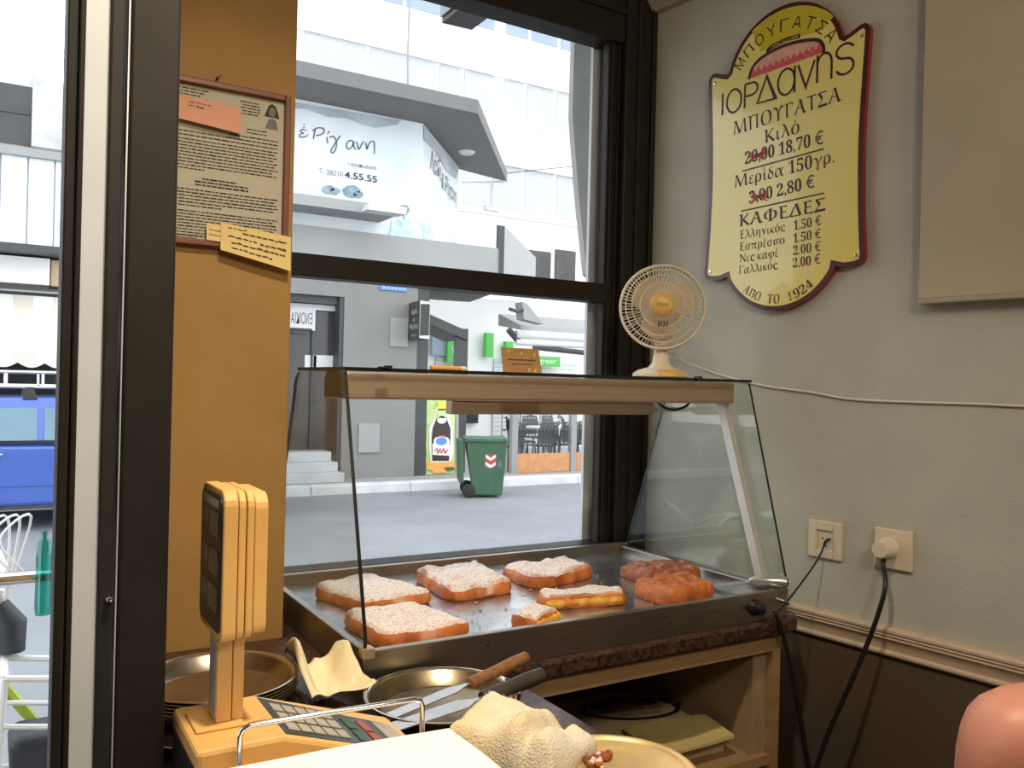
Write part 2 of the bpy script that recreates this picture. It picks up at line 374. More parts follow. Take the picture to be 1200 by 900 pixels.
# ================================================================== THE ROOM
CT = .90                                        # counter top
struct(MB().box(-1.4, 2.2, -2.4, 1.9, -.05, 0).build('floor', M['floor'], smooth=False))
struct(MB().box(-1.4, 2.2, -2.4, 2.0, 2.47, 2.55).build('ceiling', M['ceil'], smooth=False))
m = MB()                                        # right wall: dado below, paint above
def wallbox(mb, s0, s1, z0, z1, a, b): mb.hexa([WP(s0, z0, a), WP(s1, z0, a), WP(s1, z0, b), WP(s0, z0, b)], [WP(s0, z1, a), WP(s1, z1, a), WP(s1, z1, b), WP(s0, z1, b)])
wallbox(m, -.12, 4.3, .85, 2.47, 0, -.15); m.mi(1); wallbox(m, -.12, 4.3, 0, .85, 0, -.15)
struct(m.build('wall_right', [M['wall'], M['wainscot']], smooth=False))
m = MB(); m.box(-1.4, 2.2, -2.5, -2.4, 0, 2.47); struct(m.build('wall_rear', M['wall'], smooth=False))
m = MB(); m.box(-1.5, -1.4, -2.4, 1.0, 0, 2.47); m.box(-1.4, -.98, 1.0, 1.12, 0, 2.47); struct(m.build('wall_left', M['column'], smooth=False))
m = MB(); m.box(.175, .458, 1.54, 1.86, 0, 2.47); m.box(.128, .136, 1.06, 1.86, 0, 2.47); m.box(.136, .175, 1.545, 1.86, 0, 2.47); struct(m.build('wall_column', M['column'], smooth=False, bevel=.003))
m = MB(); m.box(.458, 1.515, 1.79, 1.90, 0, .93); m.box(.458, 1.52, 1.79, 1.90, 2.44, 2.47); struct(m.build('wall_front', M['wall'], smooth=False))
m = MB(); m.box(-.98, .14, 1.0, 1.12, 2.38, 2.47); struct(m.build('wall_above_door', M['column'], smooth=False))
# chair rail on the right wall
prof = [(0, .888), (.016, .888), (.020, .884), (.020, .879), (.017, .877), (.018, .872), (.015, .870), (.016, .865), (.011, .860), (.007, .850), (.006, .840), (.010, .837), (.011, .833), (.009, .829), (0, .828)]
m = MB(); a = [m.bm.verts.new(WP(.02, z, o)) for o, z in prof]; b = [m.bm.verts.new(WP(4.0, z, o)) for o, z in prof]
for k in range(len(prof)-1): m.face([a[k], a[k+1], b[k+1], b[k]])
m.face(a); m.face(b[::-1])
for f in m.bm.faces: pass
struct(m.build('trim_1', M['rail'], smooth=True, ang=25))
prof = [(0, 2.37), (.018, 2.372), (.022, 2.385), (.035, 2.40), (.06, 2.43), (.075, 2.45), (.075, 2.469), (0, 2.469)]
m = MB(); a = [m.bm.verts.new(WP(0, z, o)) for o, z in prof]; b = [m.bm.verts.new(WP(4.0, z, o)) for o, z in prof]
for k in range(len(prof)-1): m.face([a[k], a[k+1], b[k+1], b[k]])
m.face(a); m.face(b[::-1]); struct(m.build('trim_2', M['cornice'], ang=25))
# window
win = struct(bpy.data.objects.new('window_1', None)); COL.objects.link(win); win.location = (.95, 1.80, .93)
def fbar(mb, x0, x1, z0, z1, y0, y1): mb.box(x0, x1, y0, y1, z0, z1)
m = MB()
fbar(m, 1.405, 1.515, .93, 2.44, 1.775, 1.86); fbar(m, 1.44, 1.455, .93, 2.44, 1.768, 1.776); fbar(m, 1.485, 1.50, .93, 2.44, 1.765, 1.776)
fbar(m, .46, 1.515, 2.275, 2.44, 1.785, 1.86); fbar(m, .46, 1.515, 2.35, 2.365, 1.778, 1.786); fbar(m, .46, 1.515, .93, .955, 1.795, 1.86); fbar(m, .46, .49, .955, 2.275, 1.795, 1.86)
o = m.build('window_frame', M['frame'], win, smooth=False, bevel=.003)
m = MB(); fbar(m, 1.364, 1.405, .955, 2.275, 1.80, 1.829); fbar(m, 1.372, 1.380, .955, 2.275, 1.794, 1.801); fbar(m, 1.392, 1.400, .955, 2.275, 1.794, 1.801)
m.build('window_stile', M['frame'], win, smooth=False, bevel=.002)
m = MB(); fbar(m, .49, 1.372, 1.588, 1.637, 1.79, 1.845); m.build('transom_bar', M['frame'], win, smooth=False, bevel=.003)
m = MB(); m.box(.49, 1.364, 1.822, 1.828, .955, 1.588); m.build('lower_pane', M['winglass'], win, smooth=False)
m = MB(); m.box(.49, 1.364, 1.822, 1.828, 1.637, 2.275); m.build('upper_pane', M['winglass'], win, smooth=False)
struct(MB().box(1.358, 1.75, 1.861, 1.872, -.2, 3.2).build('wall_outer', M['plaster'], smooth=False))
# street door: dark stiles side by side with a pale reveal between them
dr = struct(bpy.data.objects.new('door_1', None)); COL.objects.link(dr); dr.location = (.1, 1.0, 0)
m = MB(); m.box(.1175, .168, 1.0, 1.06, 0, 2.38); m.build('door_post', M['frame'], dr, smooth=False, bevel=.003)
m = MB(); m.box(.1148, .1162, .999, 1.03, 0, 2.38); m.build('brush_seal', M['strut'], dr, smooth=False)
m = MB(); m.box(.098, .1120, 1.003, 1.05, 0, 2.38); m.build('lock_stile', M['frame2'], dr, smooth=False, bevel=.002)
m = MB(); m.box(.0745, .0975, 1.008, 1.05, 0, 2.38); m.build('door_reveal', M['plaster'], dr, smooth=False)
m = MB(); m.box(.0565, .0665, .998, 1.05, 0, 2.38); m.box(.068, .074, 1.002, 1.05, 0, 2.38); m.build('hinge_stile', M['frame'], dr, smooth=False, bevel=.002)
m = MB(); m.prism([(.0985, 1.0, .80), (.0985, 1.0, 0), (.1115, 1.0, 0), (.1115, 1.0, .79), (.104, 1.0, .90)], (0, -.006, 0)); m.build('kick_plate', M['strut'], dr, smooth=False)
m = MB(); m.lathe([(0, 0), (.0035, .001), (.004, .006), (.002, .009), (0, .0095)], Matrix.Translation((.109, 1.003, 1.128)) @ Matrix.Rotation(R(90), 4, 'X'), 14); m.build('lock_button', M['chrome'], dr)
m = MB(); m.box(-.90, .0565, 1.02, 1.026, .12, 2.30); m.build('door_pane', M['winglass'], dr, smooth=False)
m = MB(); m.box(-.98, -.90, 1.0, 1.05, 0, 2.38); m.box(-.90, .0565, 1.0, 1.05, 0, .12); m.box(-.90, .0565, 1.0, 1.05, 2.30, 2.38); m.build('door_rail', M['frame'], dr, smooth=False, bevel=.003)
# boxed-out cream panel on the right wall
m = MB(); wallbox(m, .752, 2.2, 1.556, 2.36, .028, 0); m.mi(1); wallbox(m, .752, 2.2, 1.546, 1.556, .031, 0)
o = m.build('wall_panel', [M['board'], M['cornice']], smooth=False, bevel=.002); tag(o, 'large blank cream panel boxed out from the wall right of the menu sign', 'panel')

# ================================================================== MENU SIGN
SU, SZ = .4175, 1.904
def sf(u, v, off=0): return WP(SU+u, SZ+v, .0165+off)
half = [(.156*math.sin(R(a)), .196+.156*math.cos(R(a))) for a in range(0, 76, 5)] + [(.156, .233), (.170, .238), (.192, .247), (.202, .247), (.209, .242), (.213, .232), (.2115, .195), (.208, .13), (.2045, .06), (.203, 0), (.2035, -.07), (.206, -.15), (.2105, -.225), (.2125, -.245), (.210, -.257), (.203, -.264), (.190, -.267), (.165, -.268), (.143, -.262)] + [(.1634*math.sin(R(a)), -.1886-.1634*math.cos(R(a))) for a in range(60, -1, -5)]
outl = list(half); outl = outl + [(-x, y) for x, y in reversed(outl[1:-1])]
sgn = thing('menu_sign', WP(SU, SZ-.352, .01), 'yellow shaped menu board with dark red border on the right-hand wall', 'sign')
m = MB(); m.prism([WP(SU+u, SZ+v, .004) for u, v in outl], WN*.012); m.build('board', M['signedge'], sgn, smooth=False)
m = MB(); ns = [(u, v) for u, v in outl]; m.poly([sf(u, v, .0004) for u, v in ns]); m.build('border', M['signborder'], sgn, smooth=False)
def shrink(pts, d):
    out = []; n = len(pts)
    for k in range(n):
        a, b, c = Vector(pts[k-1]), Vector(pts[k]), Vector(pts[(k+1) % n]); t1 = (b-a).normalized(); t2 = (c-b).normalized()
        n1 = Vector((t1.y, -t1.x)); n2 = Vector((t2.y, -t2.x)); nn = (n1+n2).normalized(); kk = max(.6, nn.dot(n1)); out.append(b + nn*d/kk)
    return [tuple(p) for p in out]
inn = shrink(outl, .0105)
m = MB(); m.poly([sf(u, v, .0009) for u, v in inn]); m.build('face', M['signyellow'], sgn, smooth=False)
m = MB()
arc = lambda a0, a1, rr, cy, n=18: [(rr*math.sin(R(a0+(a1-a0)*k/n)), cy+rr*math.cos(R(a0+(a1-a0)*k/n))) for k in range(n+1)]
m.poly([sf(u, v, .0012) for u, v in arc(-30, 48, .172, .170)+[(.10, .262), (0, .268), (-.06, .262)]]); m.build('dome_panel', M['signgreen'], sgn, smooth=False)
for u, v in ((-.192, .222), (.196, .222), (-.193, -.245), (.194, -.245)):
    m = MB(); m.lathe([(0, .0030), (.003, .0026), (.0042, .001), (.0044, 0)], Matrix.Translation(sf(u, v, .0008)) @ (WN.to_track_quat('Z', 'Y').to_matrix().to_4x4()), 12); m.build('screw', M['chrome'], sgn)
OF = .0016
m = MB()
for k, ch in enumerate('ΜΠΟΥΓΑΤΣΑ'):            # arched heading
    a = -50+k*12.8; rr, cy = .142, .150
    e = Vector((math.cos(R(a)), -math.sin(R(a)))); c = Vector((rr*math.sin(R(a)), cy+rr*math.cos(R(a))))*1.0
    put_text(m, ch, c-e*.0115, c+e*.0115, .026, sf, offset=-.006, off=OF)
m.build('arched_heading', M['brownink'], sgn, smooth=False); m = MB()
for k, ch in enumerate('ΑΠΟ ΤΟ 1924'):
    if ch == ' ': continue
    a = -37+k*7.4; rr, cy = .1475, -.1886; wd = .0035 if ch == '1' else .0078
    e = Vector((math.cos(R(a)), math.sin(R(a)))); c = Vector((rr*math.sin(R(a)), cy-rr*math.cos(R(a))))
    put_text(m, ch, c-e*wd, c+e*wd, .021, sf, off=OF, ser=True, offset=-.004)
m.build('founding_year', M['brownink'], sgn, smooth=False)
for nm_, tx_, a_, b_, h_, of_ in (('product_heading', 'ΜΠΟΥΓΑΤΣΑ', (-.132, .080), (.152, .094), .034, -.008), ('weight_line', 'Κιλό', (-.043, .041), (.050, .047), .032, -.006), ('price_line', '20,00 18,70 €', (-.097, .003), (.110, .010), .029, 0), ('portion_line', 'Μερίδα 150γρ.', (-.125, -.049), (.138, -.037), .030, -.006), ('price_line', '3,00 2,80 €', (-.082, -.093), (.091, -.083), .028, 0), ('coffee_heading', 'ΚΑΦΕΔΕΣ', (-.110, -.145), (.120, -.139), .029, 0)):
    m = MB(); put_text(m, tx_, a_, b_, h_, sf, ser=True, offset=of_, off=OF); m.build(nm_, M['brownink'], sgn, smooth=False)
for t, pr, y, u1 in (('Ελληνικός', '1.50 €', -.175, .0185), ('Εσπρέσσο', '1.50 €', -.204, .0175), ('Νες καφέ', '2.00 €', -.232, .0025), ('Γαλλικός', '2,00 €', -.260, .0005)):
    m = MB(); put_text(m, t, (-.106, y), (u1, y+.004), .021, sf, ser=True, offset=-.008, off=OF)
    m.build('coffee_name', M['brownink'], sgn, smooth=False); m = MB(); put_text(m, pr, (.041, y+.003), (.110, y+.006), .021, sf, ser=True, offset=-.006, off=OF); m.build('coffee_price', M['brownink'], sgn, smooth=False)
for a, b in (((-.104, -.012), (.112, -.002)), ((-.104, -.108), (.115, -.100))): m = MB(); ribbon(m, [a, b], .0032, sf, OF); m.build('divider_rule', M['brownink'], sgn, smooth=False)
m = MB()                                        # thin one-line logo lettering
lw = .0052
def glyph(ch, u0, u1, b, h):
    w_ = u1-u0; c = (u0+u1)/2; q = lambda *a, **k: ribbon(m, *a, **k)
    if ch == 'I': ribbon(m, [(c, b), (c, b+h)], lw, sf, OF)
    if ch == 'O': ribbon(m, ell(c, b+h/2, w_/2, h/2)[:-1], lw, sf, OF, closed=True)
    if ch == 'P': ribbon(m, [(u0, b), (u0, b+h)], lw, sf, OF); ribbon(m, [(u0, b+h)] + ell(u0+w_*.55, b+h*.74, w_*.45, h*.26, 90, -90) + [(u0, b+h*.48)], lw, sf, OF)
    if ch == 'D': ribbon(m, [(u0, b), (c, b+h), (u1, b)], lw, sf, OF, closed=True)
    if ch == 'a': ribbon(m, ell(c, b+h/2, w_/2, h/2)[:-1], lw, sf, OF, closed=True); ribbon(m, [(u1, b), (u1, b+h*1.02)], lw, sf, OF)
    if ch == 'v': ribbon(m, [(u0, b+h), (c, b), (u1, b+h)], lw, sf, OF)
    if ch == 'n': ribbon(m, [(u0, b), (u0, b+h)], lw, sf, OF); ribbon(m, [(u0, b+h*.55)] + ell(c, b+h*.62, w_/2, h*.38, 180, 0) + [(u1, b)], lw, sf, OF)
    if ch == 'S': ribbon(m, ell(c, b+h*.76, w_/2, h*.24, 20, 270, 12)[:-1] + ell(c, b+h*.26, w_/2, h*.26, 90, -160, 12), lw, sf, OF)
for a in (('I', -.172, -.164, .137, .053), ('O', -.155, -.112, .136, .056), ('P', -.102, -.066, .139, .056), ('D', -.066, -.016, .141, .058), ('a', -.010, .034, .142, .060), ('v', .042, .084, .146, .056), ('n', .091, .126, .148, .062), ('S', .137, .178, .150, .066)): glyph(*a)
m.build('logo_lettering', M['brownink'], sgn, smooth=False)
m = MB(); top = [(-.092, .205), (-.080, .232), (-.050, .249), (0, .257), (.050, .254), (.090, .244), (.104, .228), (.106, .212)]
m.poly([sf(u, v, .0014) for u, v in top]); m.build('logo_bread', M['pinkbread'], sgn, smooth=False)
m = MB(); zig = [(-.088+.19*k/24, .216+.008*k/24+(.012 if k % 2 else 0)) for k in range(25)]
m.poly([sf(u, v, .0016) for u, v in [(-.091, .206)]+zig+[(.105, .213)]]); m.build('logo_filling', M['redbread'], sgn, smooth=False)
m = MB(); ribbon(m, catmull(top, 5), .008, sf, .0018); m.poly([sf(u, v, .0016) for u, v in [(-.045, .262), (-.030, .270), (.01, .2745), (.046, .272), (.045, .262), (.01, .265), (-.03, .259), (-.043, .254)]]); m.build('logo_outline', M['brownink'], sgn, smooth=False)
m = MB(); put_text(m, 'ΑΠΟ ΤΟ 1924', (-.030, .262), (.040, .2655), .005, sf, off=.0021); m.build('logo_banner_lettering', M['signyellow'], sgn, smooth=False)
for cx, cy in ((-.062, .018), (-.052, -.080)):
    m = MB()
    for k in range(3): ribbon(m, [(cx-.026+.004*k, cy-.014+.006*k), (cx+.022, cy+.012-.005*k)], .0028, sf, .0022); ribbon(m, [(cx-.024, cy+.012-.006*k), (cx+.020, cy-.014+.007*k)], .0028, sf, .0022)
    m.build('price_scribble', M['redink'], sgn, smooth=False)

# ================================================================== SOCKETS AND CABLES
def wm(s, z, off=0): return Matrix.Translation(WP(s, z, off)) @ Matrix(((WS.x, 0, WN.x, 0), (WS.y, 0, WN.y, 0), (0, 1, 0, 0), (0, 0, 0, 1)))
def tmb(mb, mtx):
    bmesh.ops.transform(mb.bm, matrix=mtx, verts=mb.bm.verts); return mb
def socket(s, z, label, filled):
    t = thing('wall_socket', WP(s, z-.04, 0), label, 'socket', 'wall sockets')
    h = .0405
    m = MB(); 
    if filled: m.box(-h, h, -h, h, 0, .009)
    else:
        for b in ((-h, -.020, -h, h), (.020, h, -h, h), (-.020, .020, -h, -.022), (-.020, .020, .020, h)): m.box(*b, 0, .009)
    tmb(m, wm(s, z)).build('cover_plate', M['socket'], t, smooth=False, bevel=.0025)
    m = MB(); m.box(-.0195, .0195, -.0215, .0195, .0002, .003); tmb(m, wm(s, z)).build('socket_insert', M['socket'], t, smooth=False)
    if not filled:
        m = MB()
        for u, v in ((-.008, .002), (.009, .002), (0, -.014)): m.cyl((u, v, .003), (u, v, .0036), .0022, 10)
        tmb(m, wm(s, z)).build('pin_hole', M['ink'], t)
    return t
socket(.548, 1.043, 'square cream wall socket with a thin black lead hanging from it', False)
socket(.702, 1.048, 'square cream wall socket filled by a round white plug', True)
pl = thing('power_plug', WP(.690, 1.03, .02), 'round white plug with thick black flex in the right-hand socket', 'plug')
m = MB(); m.lathe([(0, .046), (.016, .046), (.0185, .043), (.0195, .036), (.0205, .012), (.0225, .0095), (0, .0095)], wm(.694, 1.050), 28); m.build('plug_body', M['fanwhite'], pl)
fx = []
c0 = WP(.694, 1.031, .026)
pts = catmull([WP(.694, 1.033, .026), WP(.694, 1.015, .029), P(1037, 690, 1.070), P(1022, 740, 1.085), P(998, 798, 1.11), P(972, 856, 1.14), P(955, 905, 1.16), P(950, 925, 1.17), P(947, 900, 1.18), P(936, 830, 1.19), P(922, 762, 1.192), P(913, 728, 1.188), P(908, 716, 1.196)], 8)
m = MB(); m.tube(pts, .0048, 10); m.build('flex', M['black'], pl)
tl = thing('thin_lead', WP(.552, 1.045, .004), 'thin black lead running from the left-hand socket to the warming case', 'cable')
m = MB(); m.tube([WP(.557, 1.045, .0045), WP(.558, 1.045, .014), WP(.556, 1.040, .019), WP(.554, 1.033, .020)], [.0032, .0036, .0034, .002], 10); m.build('lead_plug', M['black'], tl)
m = MB(); m.tube(catmull([WP(.554, 1.034, .020), WP(.552, 1.018, .026), P(953, 664, 1.225), P(934, 690, 1.205), P(918, 710, 1.192), P(906, 722, 1.185), P(895, 738, 1.188), P(868, 750, 1.192)], 7), .0020, 8); m.build('lead', M['black'], tl)
m = MB(); m.tube(catmull([(1.325, 1.545, 1.50), (1.40, 1.60, 1.47), WP(.127, 1.443, .008), WP(.211, 1.414, .004), WP(.30, 1.393, .004), WP(.388, 1.377, .004), WP(.50, 1.366, .004), WP(.603, 1.353, .004), WP(.75, 1.351, .004), WP(.939, 1.350, .004), WP(1.5, 1.335, .004)], 8), .0024, 8)
tag(m.build('fan_cord', M['white_pl']), 'white flex running from the fan along the right wall', 'cable')

# ================================================================== COUNTER AND SHELF CABINET
m = MB(); m.prism([(.19, .50, CT-.032), (.715, .50, CT-.032), (.715, 1.198, CT-.032), (1.40, 1.198, CT-.032), (1.445, 1.210, CT-.032), (1.462, 1.24, CT-.032), (1.465, 1.30, CT-.032), (1.465, 1.785, CT-.032), (.462, 1.785, CT-.032), (.462, 1.535, CT-.032), (.138, 1.535, CT-.032), (.138, 1.07, CT-.032), (.19, 1.07, CT-.032)], (0, 0, .032))
tag(m.build('granite_worktop', M['granite'], smooth=False, bevel=.006), 'dark red granite worktop under the warming case and pans', 'worktop')
cb = thing('shelf_cabinet', (1.04, 1.21, 0), 'open-fronted wooden shelf cabinet under the granite worktop by the right wall', 'cabinet')
zt = CT-.032
m = MB(); m.box(1.375, 1.397, 1.212, 1.76, 0, zt); m.build('side_panel', M['wood'], cb, smooth=False)
m = MB(); m.box(.735, .757, 1.212, 1.76, 0, zt); m.build('side_panel', M['wood'], cb, smooth=False)
m = MB(); m.box(.757, 1.375, 1.212, 1.235, zt-.034, zt); m.build('top_rail', M['wood'], cb, smooth=False)
m = MB(); m.box(.757, 1.375, 1.745, 1.76, 0, zt-.04); m.build('back_panel', M['wooddark'], cb, smooth=False)
for z in (.10, .62):
    m = MB(); m.box(.757, 1.375, 1.216, 1.745, z-.02, z); m.build('shelf', M['wood'], cb, smooth=False)
m = MB(); m.box(1.3365, 1.3745, 1.23, 1.74, .62, zt-.04); m.build('inner_lining', M['wooddark'], cb, smooth=False)
cb2 = thing('base_cabinet', (.45, .85, 0), 'brown side of the counter base under the left arm of the worktop', 'cabinet')
m = MB(); m.box(.21, .70, .53, 1.19, .08, zt-.0005); m.build('carcass', M['wooddark'], cb2, smooth=False)
m = MB(); m.box(.23, .68, .56, 1.17, 0, .08); m.build('plinth', M['wainscot'], cb2, smooth=False)
def sheets(name, corners, z0, z1, mm, seed, wob=.004, n=10, layers=1, droop=None):
    """a soft stack of sheets: a grid over a quadrilateral, gently wavy, with real thickness"""
    rnd = random.Random(seed); c = [Vector((*p, 0)) for p in corners]; mb = MB(); T = {}; B = {}
    for i in range(n+1):
        for j in range(n+1):
            u, v = i/n, j/n; p = c[0]*(1-u)*(1-v)+c[1]*u*(1-v)+c[2]*u*v+c[3]*(1-u)*v
            k = wob*noise.noise(Vector((p.x*9+seed, p.y*9, seed)))
            k += droop(u, v) if droop else 0
            T[i, j] = mb.bm.verts.new((p.x, p.y, z1+k)); B[i, j] = mb.bm.verts.new((p.x, p.y, max(z0, z0+k*.9) if not droop else z0+k))
    for i in range(n):
        for j in range(n):
            mb.face([T[i, j], T[i+1, j], T[i+1, j+1], T[i, j+1]]); mb.face([B[i, j], B[i, j+1], B[i+1, j+1], B[i+1, j]])
    for k in range(n):
        for a, b in (((k, 0), (k+1, 0)), ((n, k), (n, k+1)), ((k+1, n), (k, n)), ((0, k+1), (0, k))):
            mb.face([B[a], B[b], T[b], T[a]])
    return mb
bagt = thing('bag_stack', (1.06, 1.46, .62), 'stack of brown paper bags with a dark printed emblem on the shelf', 'paper bags')
m = sheets('bags', [(.90, 1.30), (1.30, 1.27), (1.325, 1.56), (.93, 1.60)], .620, .655, M['bag'], 3, .004); m.build('bags', M['bag'], bagt)
def bagf(u, v, off=0): return Vector((1.215+.9*u, 1.465+v*.95-.22*u, .6605+off))
m = MB(); ob = ell(0, 0, .115, .065, 0, 360, 28)[:-1]; ribbon(m, [(x*(1.12 if k % 7 == 0 else 1), y) for k, (x, y) in enumerate(ob)], .010, bagf, 0, closed=True)
ribbon(m, [(-.085, .02), (0, .048), (.08, .02)], .022, bagf, .0005)
put_text(m, 'ΜΠΟΥΓΑΤΣΑ', (-.08, -.018), (.08, -.018), .026, bagf, off=.001); put_text(m, 'ΑΠΟ ΤΟ 1924', (-.05, -.046), (.05, -.046), .014, bagf, off=.001)
m.build('printed_emblem', M['ink'], bagt, smooth=False)
m = sheets('wrap', [(1.08, 1.238), (1.295, 1.236), (1.318, 1.345), (1.12, 1.375)], .660, .668, M['yellowpaper'], 8, .010, 12)
ws = m.build('wrapping_paper', M['yellowpaper']); tag(ws, 'loose yellowish wrapping sheets lying on the paper bags in the cabinet', 'wrapping paper')

# ================================================================== HEATED DISPLAY CASE
X0, X1, Y0, Y1, ZB, ZT = .484, 1.416, 1.212, 1.752, CT, .958
hc = thing('warming_case', ((X0+X1)/2, (Y0+Y1)/2, ZB), 'heated glass and steel display case full of pastries on the granite worktop', 'display case')
m = MB(); t_ = .014
m.box(X0, X1, Y0, Y0+t_, ZB, ZT); m.box(X0, X1, Y1-t_, Y1, ZB, ZT+.006); m.box(X0, X0+t_, Y0+t_, Y1-t_, ZB, ZT); m.box(X1-t_-.012, X1, Y0+t_, Y1-t_, ZB, ZT)
m.build('tray_wall', M['steel'], hc, smooth=False, bevel=.0015)
m = MB(); m.box(X0+t_, X1-t_-.012, Y0+t_, Y1-t_, ZB+.002, ZT-.016); m.build('hot_plate', M['traysteel'], hc, smooth=False)
for xx, e in ((.4875, 0), (1.4125, 1)):
    yb = 1.60
    pr = [(1.216, ZT+.001), (1.216, ZT+.022), (1.330, 1.382)] + [(yb-.035+.035*math.sin(R(a)), 1.382-.035+.035*math.cos(R(a))) for a in (0, 25, 50, 75, 95)] + [(1.735, ZT+.008)]
    m = MB(); n = len(pr); A = [m.bm.verts.new((xx-.003, y, z)) for y, z in pr]; B = [m.bm.verts.new((xx+.003, y, z)) for y, z in pr]
    m.face(A); m.face(B[::-1]); m.mi(1)
    for k in range(n):
        m.i = 1 if k < 8 else 0
        m.face([A[k], A[(k+1) % n], B[(k+1) % n], B[k]])
    m.build('side_glass', [M['caseglass'], M['edge']], hc, smooth=False)
m = MB(); ty0, ty1 = 1.326, 1.575
m.poly([(X0, ty0, 1.3895), (X1, ty0, 1.3895), (X1, ty1, 1.3895), (X0, ty1, 1.3895)]); m.poly([(X0, ty0, 1.3835), (X1, ty0, 1.3835), (X1, ty1, 1.3835), (X0, ty1, 1.3835)]); m.mi(1)
c4 = [(X0, ty0), (X1, ty0), (X1, ty1), (X0, ty1)]
for k in range(4): a, b = c4[k], c4[(k+1) % 4]; m.poly([(*a, 1.3835), (*b, 1.3835), (*b, 1.3895), (*a, 1.3895)])
m.build('top_glass', [M['caseglass'], M['edge']], hc, smooth=False)
m = MB(); m.box(.5015, 1.402, 1.362, 1.452, 1.336, 1.3825); m.build('lamp_bar', M['lampbar'], hc, smooth=False, bevel=.004)
m = MB(); m.prism([(.4935, 1.365, 1.338), (.4935, 1.449, 1.338), (.4935, 1.449, 1.372), (.4935, 1.440, 1.382), (.4935, 1.372, 1.382)], (.008, 0, 0)); m.build('bar_end_cap', M['barcap'], hc, smooth=False)
m = MB(); m.box(.80, 1.335, 1.555, 1.585, 1.303, 1.330); m.box(.80, 1.335, 1.552, 1.590, 1.330, 1.3345); m.build('rear_bar', M['lampbar'], hc, smooth=False, bevel=.003)
m = MB(); m.box(1.385, 1.402, 1.55, 1.59, 1.336, 1.3825); m.box(1.335, 1.408, 1.56, 1.58, 1.31, 1.322); m.build('rear_bracket', M['strut'], hc, smooth=False)
a, b = Vector((1.400, 1.395, 1.336)), Vector((1.398, 1.262, .956))
m = MB(); m.prism([a+Vector((-.008, -.010, 0)), a+Vector((.007, -.010, 0)), a+Vector((.007, .012, 0)), a+Vector((-.008, .012, 0))], b-a); m.build('support_strut', M['strut'], hc, smooth=False)
m = MB(); m.box(X0-.001, X0+.018, Y0-.001, Y0+.02, ZT-.012, ZT+.004); m.build('corner_cap', M['lampbar'], hc, smooth=False, bevel=.001)
m = MB(); m.lathe([(0, .022), (.009, .022), (.0115, .020), (.013, .006), (.017, .003), (.017, 0), (0, 0)], Matrix.Translation((1.318, Y0, .930)) @ Matrix.Rotation(R(90), 4, 'X'), 24); m.build('control_knob', M['black'], hc)
m = MB(); m.cyl((1.395, Y0, .935), (1.395, Y0-.012, .935), .005, 14); m.cyl((1.395, Y0-.012, .935), (1.395, Y0-.02, .932), .003, 10); m.build('cable_gland', M['chrome'], hc)
for x in (1.085, .70):
    m = MB(); m.lathe([(0, .002), (.002, .0016), (.0028, 0)], Matrix.Translation((x, Y0, .94)) @ Matrix.Rotation(R(90), 4, 'X'), 10); m.build('rivet', M['black'], hc)
m = MB(); m.tube(catmull([(1.23, 1.42, 1.337), (1.25, 1.42, 1.325), (1.28, 1.42, 1.320), (1.31, 1.42, 1.327), (1.325, 1.42, 1.337)], 6), .003, 8); m.build('lamp_cable', M['black'], hc)
m = MB(); m.box(.545, .560, 1.322, 1.335, 1.3895, 1.392); m.box(.556, .566, 1.320, 1.335, 1.3885, 1.394); m.build('glass_clip', M['black'], hc, smooth=False, bevel=.001)
m = MB(); m.box(1.255, 1.262, 1.318, 1.335, 1.383, 1.3935); m.build('glass_clip', M['black'], hc, smooth=False)
# wood-brown card propped on the glass top
cd = thing('standing_card', (.897, 1.44, 1.3895), 'small brown printed card standing on top of the warming case', 'card')
m = MB(); m.hexa([(.853, 1.440, 1.3897), (.942, 1.440, 1.3897), (.942, 1.4425, 1.3897), (.853, 1.4425, 1.3897)], [(.853, 1.452, 1.440), (.940, 1.452, 1.440), (.940, 1.4545, 1.440), (.853, 1.4545, 1.440)]); m.build('card', M['card'], cd, smooth=False)
m = MB(); m.hexa([(.885, 1.4545, 1.44), (.91, 1.4545, 1.44), (.91, 1.4555, 1.44), (.885, 1.4555, 1.44)], [(.885, 1.482, 1.3897), (.91, 1.482, 1.3897), (.91, 1.483, 1.3897), (.885, 1.483, 1.3897)]); m.build('easel_back', M['card'], cd, smooth=False)
def cdf(u, v, off=0): return Vector((.853+u, 1.4398+.24*v-off, 1.39+v))
m = MB()
for k in range(11): ribbon(m, [(.012+k*.006, .0262+.001*(k % 2)), (.0165+k*.006, .0262)], .0022, cdf, .0006)
for k in range(8): ribbon(m, [(.020+k*.006, .0175), (.024+k*.006, .0175+.0012*(k % 3))], .0018, cdf, .0006)
m.build('card_lettering', M['ink'], cd, smooth=False)
for u, v in ((.043, .040), (.014, .043), (.074, .038), (.058, .007), (.072, .006)): m = MB(); ribbon(m, [(u, v-.003), (u+.003, v+.003)], .003, cdf, .0006); m.build('card_ornament', M['gold'], cd, smooth=False)

pn = thing('pen', (.72, 1.37, 1.3895), 'orange pen with a white cap lying on top of the warming case', 'pen')
m = MB(); m.cyl((.655, 1.36, 1.3935), (.718, 1.366, 1.3935), .004, 12); m.build('pen_barrel', M['orange'], pn)
m = MB(); m.tube([(.718, 1.366, 1.3935), (.728, 1.367, 1.3935), (.731, 1.3673, 1.3935)], [.0042, .0042, .002], 12); m.build('pen_cap', M['cream'], pn)

